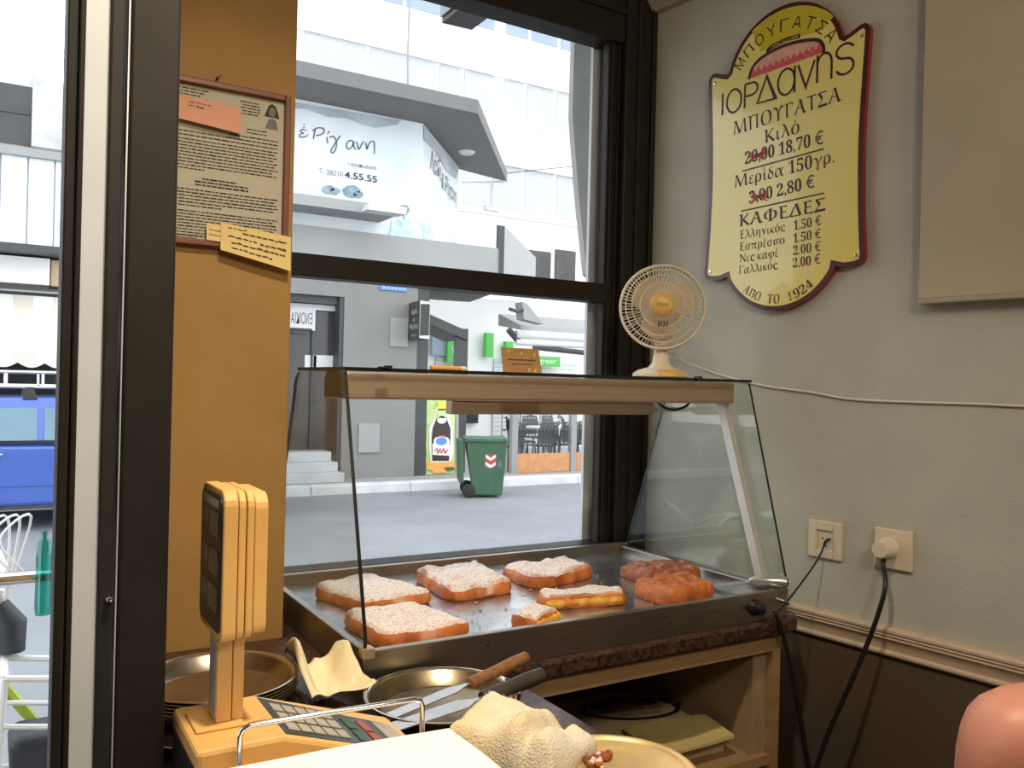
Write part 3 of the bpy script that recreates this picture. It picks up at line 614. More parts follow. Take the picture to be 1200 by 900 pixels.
# ------------------------------------------------------------------ pastries
PZ0 = ZT-.0155
def pastry(name, quad, h, seed, mm, label, ridge=.006, n=26, mm2=None, filling=None):
    c = [Vector((*p, 0)) for p in quad]; mb = MB(); T = {}; B = {}
    for i in range(n+1):
        for j in range(n+1):
            u, v = i/n, j/n
            # rounded corners
            uu, vv = u*2-1, v*2-1; k = 1-.10*(abs(uu)**5)*(abs(vv)**5)
            uu *= k - .03*abs(vv)**8; vv *= k - .03*abs(uu)**8
            wv = .07*noise.noise(Vector((uu*2.2+seed, vv*2.2, seed*1.7))) + .03*noise.noise(Vector((uu*6+seed, vv*6, seed)))
            a, b = (uu*(1+wv)+1)/2, (vv*(1+wv)+1)/2
            p = c[0]*(1-a)*(1-b)+c[1]*a*(1-b)+c[2]*a*b+c[3]*(1-a)*b
            ed = min(1-abs(u*2-1), 1-abs(v*2-1)); f = min(1, ed/.30); f = math.sqrt(max(0, 1-(1-f)**2))
            z = h*(.22+.78*f) + f*(ridge*noise.noise(Vector((p.x*22, p.y*22, seed))) + .55*ridge*noise.noise(Vector((p.x*62, p.y*62, seed+5))) + .12*ridge*noise.noise(Vector((p.x*220, p.y*220, seed+5))))
            T[i, j] = mb.bm.verts.new((p.x, p.y, PZ0+z)); q = p + (c[0]+c[1]+c[2]+c[3] - p*4)*.008
            B[i, j] = mb.bm.verts.new((q.x, q.y, PZ0+.0003)) if (i in (0, n) or j in (0, n)) else None
    for i in range(n):
        for j in range(n): mb.face([T[i, j], T[i+1, j], T[i+1, j+1], T[i, j+1]])
    per = [(k, 0) for k in range(n)] + [(n, k) for k in range(n)] + [(n-k, n) for k in range(n)] + [(0, n-k) for k in range(n)]
    for k in range(len(per)): a, b = per[k], per[(k+1) % len(per)]; mb.face([B[a], B[b], T[b], T[a]])
    mb.face([B[k] for k in reversed(per)])
    cen = (c[0]+c[1]+c[2]+c[3])/4
    t = thing(name, (cen.x, cen.y, PZ0), label, 'pastry', 'pastries in the warming case')
    mb.build('crust', mm, t, ang=60)
    if filling:                                   # custard bulging along the cut front edge
        a, b = c[filling[0]], c[filling[1]]; m = MB(); k = 18; d = (b-a); nn = Vector((d.y, -d.x, 0)).normalized(); nn = nn if (cen-(a+b)/2).dot(nn) < 0 else -nn
        pts = [a + d*(.05+.9*s/k) + nn*(-.004+.003*noise.noise(Vector((s*.7, seed, 0)))) + Vector((0, 0, PZ0+h*.42+.003*noise.noise(Vector((s*.9, seed, 3))))) for s in range(k+1)]
        m.tube(pts, [.003]+[h*.28*(1+.6*noise.noise(Vector((s*1.1, seed, 9)))) for s in range(k-1)]+[.003], 8); m.build('custard_filling', M['custard'], t)
    return t
pastry('cream_pastry', [(.578, 1.448), (.742, 1.480), (.672, 1.700), (.535, 1.625)], .027, 1, M['sugared'], 'sugared square pastry in the back left corner of the case')
pastry('cream_pastry', [(.755, 1.455), (.915, 1.478), (.945, 1.690), (.770, 1.672)], .030, 2, M['sugared'], 'large sugared pastry second from left in the back row, peaked top', ridge=.010)
pastry('cream_pastry', [(.958, 1.475), (1.148, 1.515), (1.165, 1.650), (.960, 1.632)], .028, 3, M['sugared'], 'sugared pastry at the right of the back row against the rear rim', ridge=.009)
pastry('cream_pastry', [(.527, 1.245), (.705, 1.262), (.668, 1.425), (.520, 1.435)], .028, 4, M['sugared'], 'sugared pastry at the front left behind the slanted glass edge')
pastry('pastry_piece', [(.800, 1.222), (.880, 1.262), (.860, 1.322), (.782, 1.285)], .026, 5, M['sugared'], 'smallest cut piece of sugared pastry alone at the front middle', ridge=.006, n=16, filling=(0, 1))
pastry('pastry_strip', [(.888, 1.338), (1.062, 1.300), (1.105, 1.360), (.912, 1.402)], .027, 6, M['sugared'], 'narrow cut strip of sugared pastry with custard on its front edge', ridge=.006, n=20, filling=(0, 1))
pastry('cream_pastry', [(1.118, 1.236), (1.262, 1.255), (1.288, 1.378), (1.122, 1.368)], .034, 7, M['glazed'], 'shiny orange glazed pastry without sugar at the front right', ridge=.009, n=44)
pastry('cream_pastry', [(1.195, 1.392), (1.352, 1.388), (1.362, 1.475), (1.205, 1.515)], .032, 8, M['browned'], 'dark browned pastry behind the shiny orange one', ridge=.011, n=40)
m = MB(); rnd = random.Random(3)
for k in range(95):
    x, y = rnd.uniform(.55, 1.30), rnd.uniform(1.232, 1.55); r_ = rnd.choice((.001, .0014, .0018, .003))
    if .5 < x < .71 and y < 1.45: x = .73+rnd.random()*.06
    mt = Matrix.Translation((x, y, PZ0+r_*.6)) @ Matrix.Rotation(rnd.random()*6, 4, 'Z') @ Matrix.Diagonal((1, rnd.uniform(.5, 1), rnd.uniform(.4, .8), 1))
    m.mi(k % 2); m.lathe([(0, -r_), (r_*.8, -r_*.5), (r_, 0), (r_*.7, r_*.6), (0, r_)], mt, 6)
tag(m.build('crumbs', [M['sugared'], M['custard']]), 'pastry crumbs scattered on the steel hot plate', 'crumbs', kind='stuff')
sp = thing('serving_spatula', (1.33, 1.27, PZ0), 'steel spatula with tube handle lying at the right end of the case', 'spatula')
a = Vector((1.409, 1.208, .972)); b = Vector((1.366, 1.272, .966)); d = (b-a).normalized()
m = MB(); m.tube([a, a+d*.004, b-d*.01, b], [.0095, .0115, .0105, .006], 20); m.build('handle', M['blade'], sp)
m = MB(); m.lathe([(0, .0006), (.008, .0006), (.0085, 0)], Matrix.Translation(a-d*.0005) @ (-d).to_track_quat('Z', 'Y').to_matrix().to_4x4(), 18); m.build('handle_end', M['black'], sp)
s_ = d.cross(Vector((0, 0, 1))).normalized()
m = MB(); m.hexa([b-s_*.005-d*.002+Vector((0,0,-.004)), b+s_*.005-d*.002+Vector((0,0,-.004)), b+s_*.018+d*.03+Vector((0,0,-.008)), b-s_*.018+d*.03+Vector((0,0,-.008))], [b-s_*.005-d*.002+Vector((0,0,-.002)), b+s_*.005-d*.002+Vector((0,0,-.002)), b+s_*.018+d*.03+Vector((0,0,-.0065)), b-s_*.018+d*.03+Vector((0,0,-.0065))])
m.hexa([b-s_*.018+d*.03+Vector((0,0,-.008)), b+s_*.018+d*.03+Vector((0,0,-.008)), b+s_*.020+d*.095+Vector((0,0,-.016)), b-s_*.020+d*.095+Vector((0,0,-.016))], [b-s_*.018+d*.03+Vector((0,0,-.0065)), b+s_*.018+d*.03+Vector((0,0,-.0065)), b+s_*.020+d*.095+Vector((0,0,-.0145)), b-s_*.020+d*.095+Vector((0,0,-.0145))])
m.build('blade', M['blade'], sp, smooth=False)

# ================================================================== DESK FAN (built facing -Y, then turned)
fan = thing('desk_fan', (1.298, 1.490, 1.3895), 'small cream and yellow desk fan standing on the warming case', 'fan', rz=R(-40))
def L(mb, name, mm, par=fan, **k): return mb.build(name, mm, par, world=False, **k)
m = MB(); m.lathe([(0, 0), (.060, 0), (.064, .004), (.063, .010), (.052, .018), (.030, .024), (.020, .034), (.0165, .060), (.0155, .085), (0, .085)], Matrix.Diagonal((1, .85, 1, 1)), 40); L(m, 'base', M['fanwhite'])
m = MB(); m.lathe([(0, .0195), (.030, .0195), (.040, .016), (.045, .010), (.046, .004), (0, .004)], Matrix.Translation((.012, -.018, 0)) @ Matrix.Diagonal((1, .85, 1, 1)), 32); bs = L(m, 'control_pad', M['fanyellow'])
hz = .160; HM = Matrix.Translation((0, 0, hz)) @ Matrix.Rotation(R(90-4), 4, 'X')   # local +z = forward (-Y)
m = MB(); m.lathe([(0, -.075), (.026, -.072), (.040, -.058), (.044, -.030), (.044, -.012), (.036, -.006), (0, -.006)], HM, 32); m.tube([(0, .012, .080), (0, .022, .105), (0, .030, .130)], [.013, .012, .014], 14); L(m, 'motor_housing', M['fanwhite'])
GR = .0945
m = MB()
for rr, zz, tr in ((GR, .018, .0032), (GR, .010, .0032), (.082, .033, .0013), (.068, .040, .0011), (.050, .045, .0011)):
    m.tube([HM @ Vector((rr*math.cos(2*math.pi*k/48), rr*math.sin(2*math.pi*k/48), zz)) for k in range(48)], tr, 6, closed=True)
L(m, 'guard_ring', M['fanwhite'])
m = MB()
for k in range(72):
    a = 2*math.pi*k/72; pr = [(.026, .048), (.050, .045), (.068, .040), (.082, .033), (.0925, .020)]
    m.tube([HM @ Vector((r_*math.cos(a+(.0926-r_)*2.2), r_*math.sin(a+(.0926-r_)*2.2), z)) for r_, z in pr], .00085, 5)
L(m, 'front_grille', M['fanwhite'])
m = MB()
for k in range(48):
    a = 2*math.pi*k/48; m.tube([HM @ Vector((r_*math.cos(a), r_*math.sin(a), z)) for r_, z in ((.040, -.020), (.075, -.016), (.090, -.002), (.0935, .010))], .0009, 5)
L(m, 'rear_grille', M['fanwhite'])
m = MB(); m.lathe([(0, .0555), (.018, .0545), (.026, .0505), (.028, .046), (.027, .042), (0, .042)], HM, 32); hub = L(m, 'hub_cap', M['fanyellow'])
hf = lambda u, v, off=0: HM @ Vector((u, v, .0557+off))
m = MB(); put_text(m, 'Midea', (-.012, -.004), (.013, -.003), .008, hf); L(m, 'hub_lettering', M['card'], hub, smooth=False)
for q in range(3):
    m = MB(); n = 14; rows = []
    a0 = 2*math.pi*q/3 + R(-100)
    for i in range(n+1):
        t = i/n; rr = .012+.066*t; hw = (.30+.62*math.sin(math.pi*min(1, t*.80+.14)))*(.9 if t < .85 else .9*math.sqrt(max(0, 1-((t-.85)/.15)**2))+.05)
        rows.append([(rr*math.cos(a0+s*hw), rr*math.sin(a0+s*hw), .020-.013*s*(1-.3*t)) for s in (-1, -.6, -.2, .2, .6, 1)])
    for off in (.0009, -.0009):
        V = [[m.bm.verts.new(HM @ Vector((x, y, z+off))) for x, y, z in r_] for r_ in rows]
        for i in range(n):
            for j in range(5): m.face([V[i][j], V[i+1][j], V[i+1][j+1], V[i][j+1]])
    L(m, 'blade', M['fanblade'])
m = MB(); m.cyl(HM @ Vector((0, 0, -.006)), HM @ Vector((0, 0, .040)), .013, 18); L(m, 'blade_hub', M['fanblade'])
m = MB()
for k in range(4): m.obox(HM @ Vector((-.008+k*.0062, -.043, .0475)), (.0022, .013, .0025), HM.to_3x3() @ Matrix.Rotation(R(-12), 3, 'Z'))
L(m, 'badge_slot', M['ink'])
m = MB()
for k in range(3): m.cyl((.012+k*.006, -.006, .0205), (.012+k*.006, -.006, .026), .002, 8)
L(m, 'speed_button', M['fanyellow'])

# ================================================================== LICENCE FRAME AND NOTES ON THE COLUMN
CY = 1.54
fr = thing('picture_frame', (.34, CY, 1.59), 'red-brown wooden frame holding a printed licence on the ochre column', 'frame')
fx0, fx1, fz0, fz1 = .225, .446, 1.592, 1.876; bw = .011
m = MB()
m.box(fx1-bw, fx1, CY-.016, CY-.001, fz0, fz1); m.box(fx0, fx0+bw, CY-.016, CY-.001, fz0, fz1); m.box(fx0+bw, fx1-bw, CY-.016, CY-.001, fz1-bw, fz1); m.box(fx0+bw, fx1-bw, CY-.016, CY-.001, fz0, fz0+bw)
m.build('frame_moulding', M['frame_red'], fr, smooth=False, bevel=.002)
m = MB(); m.box(fx0+bw, fx1-bw, CY-.006, CY-.002, fz0+bw, fz1-bw); m.build('licence_sheet', M['doc'], fr, smooth=False)
df = lambda u, v, off=0: Vector((u, CY-.0062-off, v))
m = MB(); rnd = random.Random(5)
def block(nm_): 
    global m; m.build(nm_, M['ink'], fr, smooth=False); m = MB()
def words(x0, x1, z, hh, bold=1):
    x = x0
    while x < x1-.002:
        wd = rnd.uniform(.004, .013); e = min(x+wd, x1); ribbon(m, [(x, z), (e, z)], hh*bold*rnd.uniform(.75, 1.1), df, .0003); x = e+.0016
for k in range(5): words(.25, .305-.006*(k % 3), 1.858-k*.0052, .0021)
block('letterhead')
for k in range(5): words(.358+.004*(k % 2), .392, 1.853-k*.0052, .0021)
for z in (1.806, 1.800): words(.37, .405, z, .002)
block('address_lines')
for k in range(3): words(.25+.09*(k == 0), .425, 1.792-k*.0065, .0021)
for k in range(10): words(.25, (.425, .420, .426, .418)[k % 4] if k != 9 else .30, 1.772-k*.0055, .0022)
block('licence_text')
for k in range(3): words(.285+.012*(k == 0), .375-.02*(k == 0), 1.7075-k*.0055, .0026, 1.15)
block('licence_heading')
for k in range(6): words(.25, (.428, .421, .425)[k % 3] if k != 5 else .33, 1.687-k*.0055, .0023)
for k in range(9): words(.25, (.428, .421, .425)[k % 3] if k not in (5, 8) else .34, 1.650-k*.0052, .0021)
block('licence_text'); words(.372, .425, 1.612, .0028)
for k in range(1): words(.395, .402, 1.6185, .0018)
block('signature_line')
for k in range(3): words(.25, .30-.01*k, 1.609-k*.0045, .0018)
m.build('footnote', M['ink'], fr, smooth=False)
m = MB()                                         # small passport photograph: head, hair and shoulders in greys
m.mi(0); m.poly([df(u, v, .0004) for u, v in ((.398, 1.812), (.428, 1.812), (.428, 1.858), (.398, 1.858))])
m.mi(1); m.poly([df(u, v, .0006) for u, v in [(.400, 1.834), (.404, 1.845), (.408, 1.855), (.414, 1.858), (.420, 1.854), (.424, 1.844), (.427, 1.833)]])
m.mi(2); m.poly([df(u, v, .0008) for u, v in ell(.4138, 1.843, .0058, .0085, 0, 360, 14)[:-1]])
m.mi(2); m.poly([df(u, v, .0007) for u, v in ((.402, 1.813), (.425, 1.813), (.421, 1.829), (.414, 1.832), (.407, 1.829))])
m.build('portrait_photo', [M['doc'], M['ink'], M['greyink']], fr, smooth=False)
m = MB(); m.cyl((.316, CY-.001, 1.8795), (.316, CY-.02, 1.883), .0016, 8); m.tube([(.316, CY-.012, 1.8785), (.319, CY-.014, 1.884), (.323, CY-.012, 1.889)], .0009, 6); m.build('hanging_nail', M['black'], fr)
def note(name, pts, y, label, cat, mm, lines=(), tilt=.004, n=6):
    c = [Vector((x, y, z)) for x, z in pts]; mb = MB(); T = []; B = []
    for i in range(n+1):
        a, b = c[0].lerp(c[1], i/n), c[3].lerp(c[2], i/n); k = Vector((0, -tilt*math.sin(math.pi*i/n*.9)-.0002, 0))
        T.append((mb.bm.verts.new(a+k*.4), mb.bm.verts.new((a+b)/2+k*.6), mb.bm.verts.new(b+k*1.4))); B.append(tuple(mb.bm.verts.new(v.co+Vector((0, .0006, 0))) for v in T[-1]))
    for i in range(n):
        for j in range(2): mb.face([T[i][j], T[i][j+1], T[i+1][j+1], T[i+1][j]]); mb.face([B[i][j], B[i+1][j], B[i+1][j+1], B[i][j+1]])
        mb.face([T[i][0], T[i+1][0], B[i+1][0], B[i][0]]); mb.face([T[i][2], B[i][2], B[i+1][2], T[i+1][2]])
    mb.face([T[0][0], B[0][0], B[0][1], T[0][1]]); mb.face([T[0][1], B[0][1], B[0][2], T[0][2]]); mb.face([T[n][0], T[n][1], B[n][1], B[n][0]]); mb.face([T[n][1], T[n][2], B[n][2], B[n][1]])
    t = thing(name, sum(c, Vector())/4, label, cat); mb.build('sheet', mm, t)
    if lines:
        m = MB(); f2 = lambda u, v, off=0: c[0].lerp(c[1], u).lerp(c[3].lerp(c[2], u), v) + Vector((0, -tilt*math.sin(math.pi*u*.9)*(.4+v)-.0012, 0))
        for v, u0, u1, wd in lines:
            u = u0
            while u < u1: e = min(u1, u+rnd.uniform(.03, .09)); ribbon(m, [(u, v+rnd.uniform(-.02, .02)), ((u+e)/2, v+rnd.uniform(-.03, .03)), (e, v)], wd, f2, 0); u = e+.02
        m.build('writing', M['brownink'], t, smooth=False)
    return t
note('paper_slip', [(.232, 1.842), (.357, 1.838), (.358, 1.792), (.232, 1.803)], CY-.0175, 'salmon pink slip taped across the top of the framed licence', 'note', M['pink'], [(.2, .3, .6, .02), (.35, .3, .5, .02)], .001)
note('paper_note', [(.304, 1.631), (.345, 1.627), (.345, 1.600), (.304, 1.602)], CY-.0178, 'small yellow scrap stuck behind the larger note under the licence', 'note', M['note'], [(.35, .1, .8, .03), (.65, .1, .7, .03)], .001)
note('paper_note', [(.327, 1.634), (.449, 1.622), (.449, 1.561), (.327, 1.587)], CY-.0205, 'handwritten yellow note covering the bottom right corner of the framed licence', 'note', M['note'], [(.12, .1, .35, .02), (.22, .3, .92, .035), (.42, .1, .5, .03), (.45, .55, .92, .035), (.62, .15, .9, .035), (.8, .15, .72, .035)], .002)

# ================================================================== WEIGHING SCALE
sx0, sx1, sy0, sy1 = .176, .432, .868, 1.0
sc = thing('weighing_scale', (.30, .80, CT), 'yellowed shop scale with tall customer display on the worktop', 'scale')
m = MB()
m.prism([(sx0, sy1, .915), (sx1, sy1, .915), (sx1, sy1, .944), (.262, sy1, 1.0), (sx0, sy1, 1.0)], (0, sy0-sy1, 0))
m.build('keypad_housing', M['scale'], sc, smooth=False, bevel=.005)
m = MB(); m.box(sx0+.006, sx1-.002, .575, sy0+.002, .915, .965); m.build('weighing_body', M['scale'], sc, smooth=False, bevel=.004)
for x in (.20, .41):
    for y in (.60, .975):
        m = MB(); m.cyl((x, y, CT+.0003), (x, y, .9155), .011, 14); m.build('foot', M['black'], sc)
m = MB(); m.box(sx0-.0015, sx0+.001, sy0+.012, sy1-.012, .922, .982); m.build('side_plate', M['dark_panel'], sc, smooth=False, bevel=.0005)
sl = Vector((sx1-.262, 0, .944-1.0)).normalized(); nn = Vector((-sl.z, 0, sl.x))
def kf(u, v, off=0): return Vector((.262, sy0, 1.0)) + sl*u + Vector((0, v, 0)) + nn*(.0008+off)
m = MB(); m.hexa([kf(.004, .008, -.002), kf(.165, .008, -.002), kf(.165, .096, -.002), kf(.004, .122, -.002)], [kf(.004, .008), kf(.165, .008), kf(.165, .096), kf(.004, .122)]); kp = m.build('keypad', M['dark_panel'], sc, smooth=False)
for r_ in range(3):
    for c_ in range(5):
        m = MB(); u, v = .012+c_*.0150, .020+r_*.030+.0
        m.hexa([kf(u, v, 0), kf(u+.0125, v, 0), kf(u+.0125, v+.023, 0), kf(u, v+.023, 0)], [kf(u, v, .0012), kf(u+.0125, v, .0012), kf(u+.0125, v+.023, .0012), kf(u, v+.023, .0012)]); m.build('key', M['key'], kp, smooth=False)
for u0, mm in ((.096, 'greenkey'), (.116, 'redkey')):
    for r_ in range(2):
        m = MB(); v = .018+r_*.038; m.hexa([kf(u0, v, 0), kf(u0+.012, v, 0), kf(u0+.012, v+.032, 0), kf(u0, v+.032, 0)], [kf(u0, v, .001), kf(u0+.012, v, .001), kf(u0+.012, v+.032, .001), kf(u0, v+.032, .001)]); m.build('key', M[mm], kp, smooth=False)
m = MB(); m.hexa([kf(.140, .010, 0), kf(.164, .010, 0), kf(.164, .094, 0), kf(.140, .094, 0)], [kf(.140, .010, .0008), kf(.164, .010, .0008), kf(.164, .094, .0008), kf(.140, .094, .0008)]); m.build('label_strip', M['lcdlabel'], kp, smooth=False)
m = MB(); m.box(.1835, .2335, .912, .972, 1.0, 1.0035); m.build('column_collar', M['scale'], sc, smooth=False, bevel=.002)
m = MB(); m.box(.2055, .2215, .924, .960, 1.0035, 1.098); m.box(.2225, .2345, .926, .958, 1.0035, 1.098); cl = m.build('column', M['scalecol'], sc, smooth=False, bevel=.0015)
m = MB(); m.box(.2048, .2056, .928, .956, 1.012, 1.085); m.build('column_sticker', M['lcdlabel'], cl, smooth=False)
# display head: four moulded layers side by side, face towards -X
def slab(x0, x1, y0, y1, z0, z1, r_=.016):
    pts = []
    for cy_, cz_, a0 in ((y1-r_, z1-r_, 0), (y0+r_, z1-r_, 90), (y0+r_*.6, z0+r_*.6, 180), (y1-r_*.6, z0+r_*.6, 270)):
        q = r_ if cz_ > (z0+z1)/2 else r_*.6
        for k in range(5): a = R(a0+90*k/4); pts.append((x0, cy_+q*math.cos(a), cz_+q*math.sin(a)))
    return pts
m = MB()
for x0, x1, gr in ((.2035, .2180, 0), (.2190, .2265, .0015), (.2275, .2350, .0015), (.2360, .2500, .004)):
    m.prism(slab(x0, x1, .898+gr, 1.006-gr, 1.094+gr, 1.251-gr), (x1-x0, 0, 0))
hd = m.build('display_head', M['scale'], sc, smooth=False, bevel=.0015)
m = MB(); m.prism(slab(.2018, .2038, .904, 1.0, 1.102, 1.245, .012), (.0018, 0, 0)); fp = m.build('display_panel', M['dark_panel'], hd, smooth=False)
for z in (1.200, 1.160, 1.122):
    m = MB(); m.box(.2010, .2019, .912, .955, z, z+.026); m.build('display_window', M['lcd'], fp, smooth=False)
    m = MB(); m.box(.2010, .2019, .962, .990, z+.008, z+.024); m.build('display_caption', M['lcdlabel'], fp, smooth=False)
m = MB(); m.box(.2010, .2019, .916, .986, 1.231, 1.239); m.build('display_caption', M['lcdlabel'], fp, smooth=False)
m = MB(); m.box(sx0, sx1, .585, .838, .978, .984); m.box(.27, .34, .68, .76, .965, .978); m.build('weighing_plate', M['chrome'], sc, smooth=False, bevel=.002)
ry = .848
m = MB(); rp = [Vector((.212, ry, .966)), Vector((.212, ry, 1.016)), Vector((.214, ry, 1.022)), Vector((.222, ry, 1.026)), Vector((.392, ry-.012, 1.026)), Vector((.400, ry-.012, 1.024)), Vector((.403, ry-.012, 1.017)), Vector((.403, ry-.012, .966))]
m.tube(rp, .0030, 10); m.build('guard_rail', M['chrome'], sc)
m = sheets('paper', [(.160, .590), (.425, .555), (.425, .815), (.172, .832)], .985, .997, M['paper'], 11, .0035, 14)
tag(m.build('paper_stack', M['paper']), 'pile of white wrapping paper lying on the scale plate', 'paper')

# ================================================================== PANS, TRAYS, TOWEL, TOOLS
def pan_prof(r_, h, t=.0012): return [(0, 0), (r_*.80, 0), (r_*.84, .002), (r_*.97, h-.003), (r_, h-.001), (r_+.003, h-.0005), (r_+.0035, h+.001), (r_+.002, h+.0015), (r_-.001, h+.001), (r_*.955, h-.003), (r_*.825, .0035), (r_*.78, t), (0, t)]
def pan(loc, r_, h, mm, label, name='round_pan', group=None, rx=0):
    t = thing(name, loc, label, 'pan', group)
    p = pan_prof(r_, h); m = MB(); m.lathe(p[:4] + p[9:], Matrix(), 64); m.build('pan_body', mm, t, world=False, ang=50)
    m = MB(); m.lathe(p[3:10], Matrix(), 64); m.build('pan_rim', M['rim'] if mm is not M['goldpaper'] else mm, t, world=False, ang=80)
    t.rotation_euler.x = rx; return t
SX, SY = .278, 1.262
TC = (.265, 1.195)
tr_ = pan((TC[0], TC[1], CT+.0005), .120, .014, M['pan'], 'wide steel tray on the worktop under the stack of pans', 'round_tray')
names = ['lowest steel pan of the stack beside the ochre column', 'second pan from the bottom of the stack beside the column', 'middle pan of the stack beside the ochre column', 'second pan from the top of the stack beside the column', 'topmost round steel pan of the stack beside the ochre column']
for k in range(5): pan((SX, SY-.02, CT+.0045+k*.0046), .106, .024, M['pan'], names[k], group='steel pans stacked by the column')
pan((.556, 1.088, CT+.0005), .1085, .024, M['tinpan'], 'burnished round pan in front of the warming case under the knives', 'round_pan')
pl2 = pan((.640, .800, CT+.0005), .095, .012, M['goldpaper'], 'golden round plate with crumbs at the front edge of the worktop', 'round_plate')
m = MB(); rnd = random.Random(9)
for k in range(26):
    x, y = .645+rnd.gauss(0, .012), .842+rnd.gauss(0, .010); r_ = rnd.uniform(.003, .007); m.mi(k % 3 == 0)
    m.lathe([(0, -r_), (r_*.8, -r_*.5), (r_, 0), (r_*.7, r_*.6), (0, r_)], Matrix.Translation((x, y, CT+.0035+r_*.7)) @ Matrix.Rotation(rnd.random()*6, 4, 'X'), 7)
tag(m.build('pastry_scraps', [M['browned'], M['sugared']]), 'reddish pastry scraps lying on the golden plate', 'pastry', kind='stuff')
def knife(a, b, c, name, label, hm, r0, bw_, wavy=False):
    a, b, c = Vector(a), Vector(b), Vector(c); t = thing(name, a.lerp(c, .5), label, 'knife' if name != 'pastry_spatula' else 'spatula')
    d = (b-a).normalized(); m = MB(); L_ = (b-a).length
    m.tube([a, a+d*.003, a+d*L_*.25, a+d*L_*.6, b-d*.004, b], [r0*.75, r0, r0*1.08, r0*.92, r0*.95, r0*.8], 16); m.build('handle', hm, t)
    e = (c-b).normalized(); s2 = e.cross(Vector((0, 0, 1))).normalized(); up = s2.cross(e)*.0011
    q = [b-e*.004-s2*.0035, b+e*.012-s2*.004, b+e*.030-s2*bw_, c-s2*bw_*.9, c+s2*bw_*.9, b+e*.030+s2*bw_, b+e*.012+s2*.004, b-e*.004+s2*.0035]
    m = MB(); m.prism(q, up*1.4); m.build('blade', M['blade'], t, smooth=False); return t
knife((.716, 1.118, .944), (.592, 1.075, .936), (.452, 1.050, .920), 'pastry_spatula', 'spatula with reddish wooden handle resting on the pan in front of the case', M['handle'], .0095, .011)
knife((.698, 1.045, .942), (.583, 1.022, .934), (.440, 1.015, .920), 'chopping_knife', 'wide blade with dark handle resting on the front of the pan', M['handledark'], .0110, .015)
# folded terry towel
def towel():
    n = 46; mb = MB(); T = {}; B = {}
    c = [Vector((.468, .915, 0)), Vector((.560, .815, 0)), Vector((.668, .870, 0)), Vector((.560, .985, 0))]
    for i in range(n+1):
        for j in range(n+1):
            u, v = i/n, j/n; p = c[0]*(1-u)*(1-v)+c[1]*u*(1-v)+c[2]*u*v+c[3]*(1-u)*v
            ed = min(u, 1-u, v, 1-v); f = math.sqrt(max(0, 1-(1-min(1, ed/.16))**2))
            z = .012+f*(.052 - .030*v*u + .013*noise.noise(Vector((p.x*17, p.y*17, 2.2))) + .004*noise.noise(Vector((p.x*48, p.y*48, 1.2))))
            z += .008*math.exp(-((u-.62)/.06)**2)*f - .016*math.exp(-((u-.74)/.05)**2)*f - .010*max(0, u-.74)/.26*f
            z += .0016*noise.noise(Vector((p.x*380, p.y*380, 4)))*f
            jx = .006*noise.noise(Vector((p.x*30, p.y*30, 7))); T[i, j] = mb.bm.verts.new((p.x+jx, p.y+jx*.6, CT+z)); B[i, j] = mb.bm.verts.new((p.x*.98+.0113, p.y*.98+.018, CT+.001)) if i in (0, n) or j in (0, n) else None
    for i in range(n):
        for j in range(n): mb.face([T[i, j], T[i+1, j], T[i+1, j+1], T[i, j+1]])
    per = [(k, 0) for k in range(n)] + [(n, k) for k in range(n)] + [(n-k, n) for k in range(n)] + [(0, n-k) for k in range(n)]
    for k in range(len(per)): a, b = per[k], per[(k+1) % len(per)]; mb.face([B[a], B[b], T[b], T[a]])
    mb.face([B[k] for k in reversed(per)])
    rnd = random.Random(4)                        # loose loops of pile
    for k in range(700):
        v = T[rnd.randint(1, n-1), rnd.randint(1, n-1)].co; d = Vector((rnd.gauss(0, 1), rnd.gauss(0, 1), rnd.uniform(.4, 1.4))).normalized()*rnd.uniform(.002, .0045); q = v + Vector((rnd.gauss(0, .0012), rnd.gauss(0, .0012), -.0004)); s = Vector((rnd.gauss(0, 1), rnd.gauss(0, 1), 0)).normalized()*.00035
        mb.poly([q-s, q+s, q+d])
    return mb.build('folded_towel', M['towel'], ang=80)
tag(towel(), 'folded cream terry towel on the worktop beside the pan', 'towel')
# crumpled napkin
def napkin():
    n = 26; mb = MB(); V = {}; W_ = {}
    c = [Vector((.382, 1.140, 0)), Vector((.480, 1.150, 0)), Vector((.474, 1.285, 0)), Vector((.396, 1.300, 0))]
    ga = lambda u, v, cu, cv_, su, sv: math.exp(-((u-cu)/su)**2-((v-cv_)/sv)**2)
    for i in range(n+1):
        for j in range(n+1):
            u, v = i/n, j/n; p = c[0]*(1-u)*(1-v)+c[1]*u*(1-v)+c[2]*u*v+c[3]*(1-u)*v
            z = .010 + .072*ga(u, v, .04, .62, .13, .42) + .050*ga(u, v, 1.0, .80, .26, .40) + .016*ga(u, v, .5, 0, .9, .16) + .018*ga(u, v, .5, 1.0, .5, .25) + .014*ga(u, v, 1.0, .2, .15, .3)
            z += .007*noise.noise(Vector((u*3.2, v*3.2, 3))) + .004*noise.noise(Vector((u*7, v*7, 8)))
            sx_ = -.010*ga(u, v, .0, .7, .12, .4) + .004*noise.noise(Vector((u*4, v*4, 1)))
            V[i, j] = mb.bm.verts.new((p.x+sx_, p.y+.008*noise.noise(Vector((u*4, v*4, 5)))+.012*ga(u, v, .5, 0, .2, .2), CT+max(.0015, z)))
    for i in range(n):
        for j in range(n): mb.face([V[i, j], V[i+1, j], V[i+1, j+1], V[i, j+1]])
    o = mb.build('crumpled_napkin', M['napkin'], recalc=False, ang=70); s = o.modifiers.new('thickness', 'SOLIDIFY'); s.thickness = .0008; s.offset = 1; return o
M['napkin'] = mat('napkin_paper', (.86, .76, .50), .8, var=(14, .12), bump=(60, .3, .002))
tag(napkin(), 'crumpled cream paper napkin lying between the pans and the case', 'napkin')

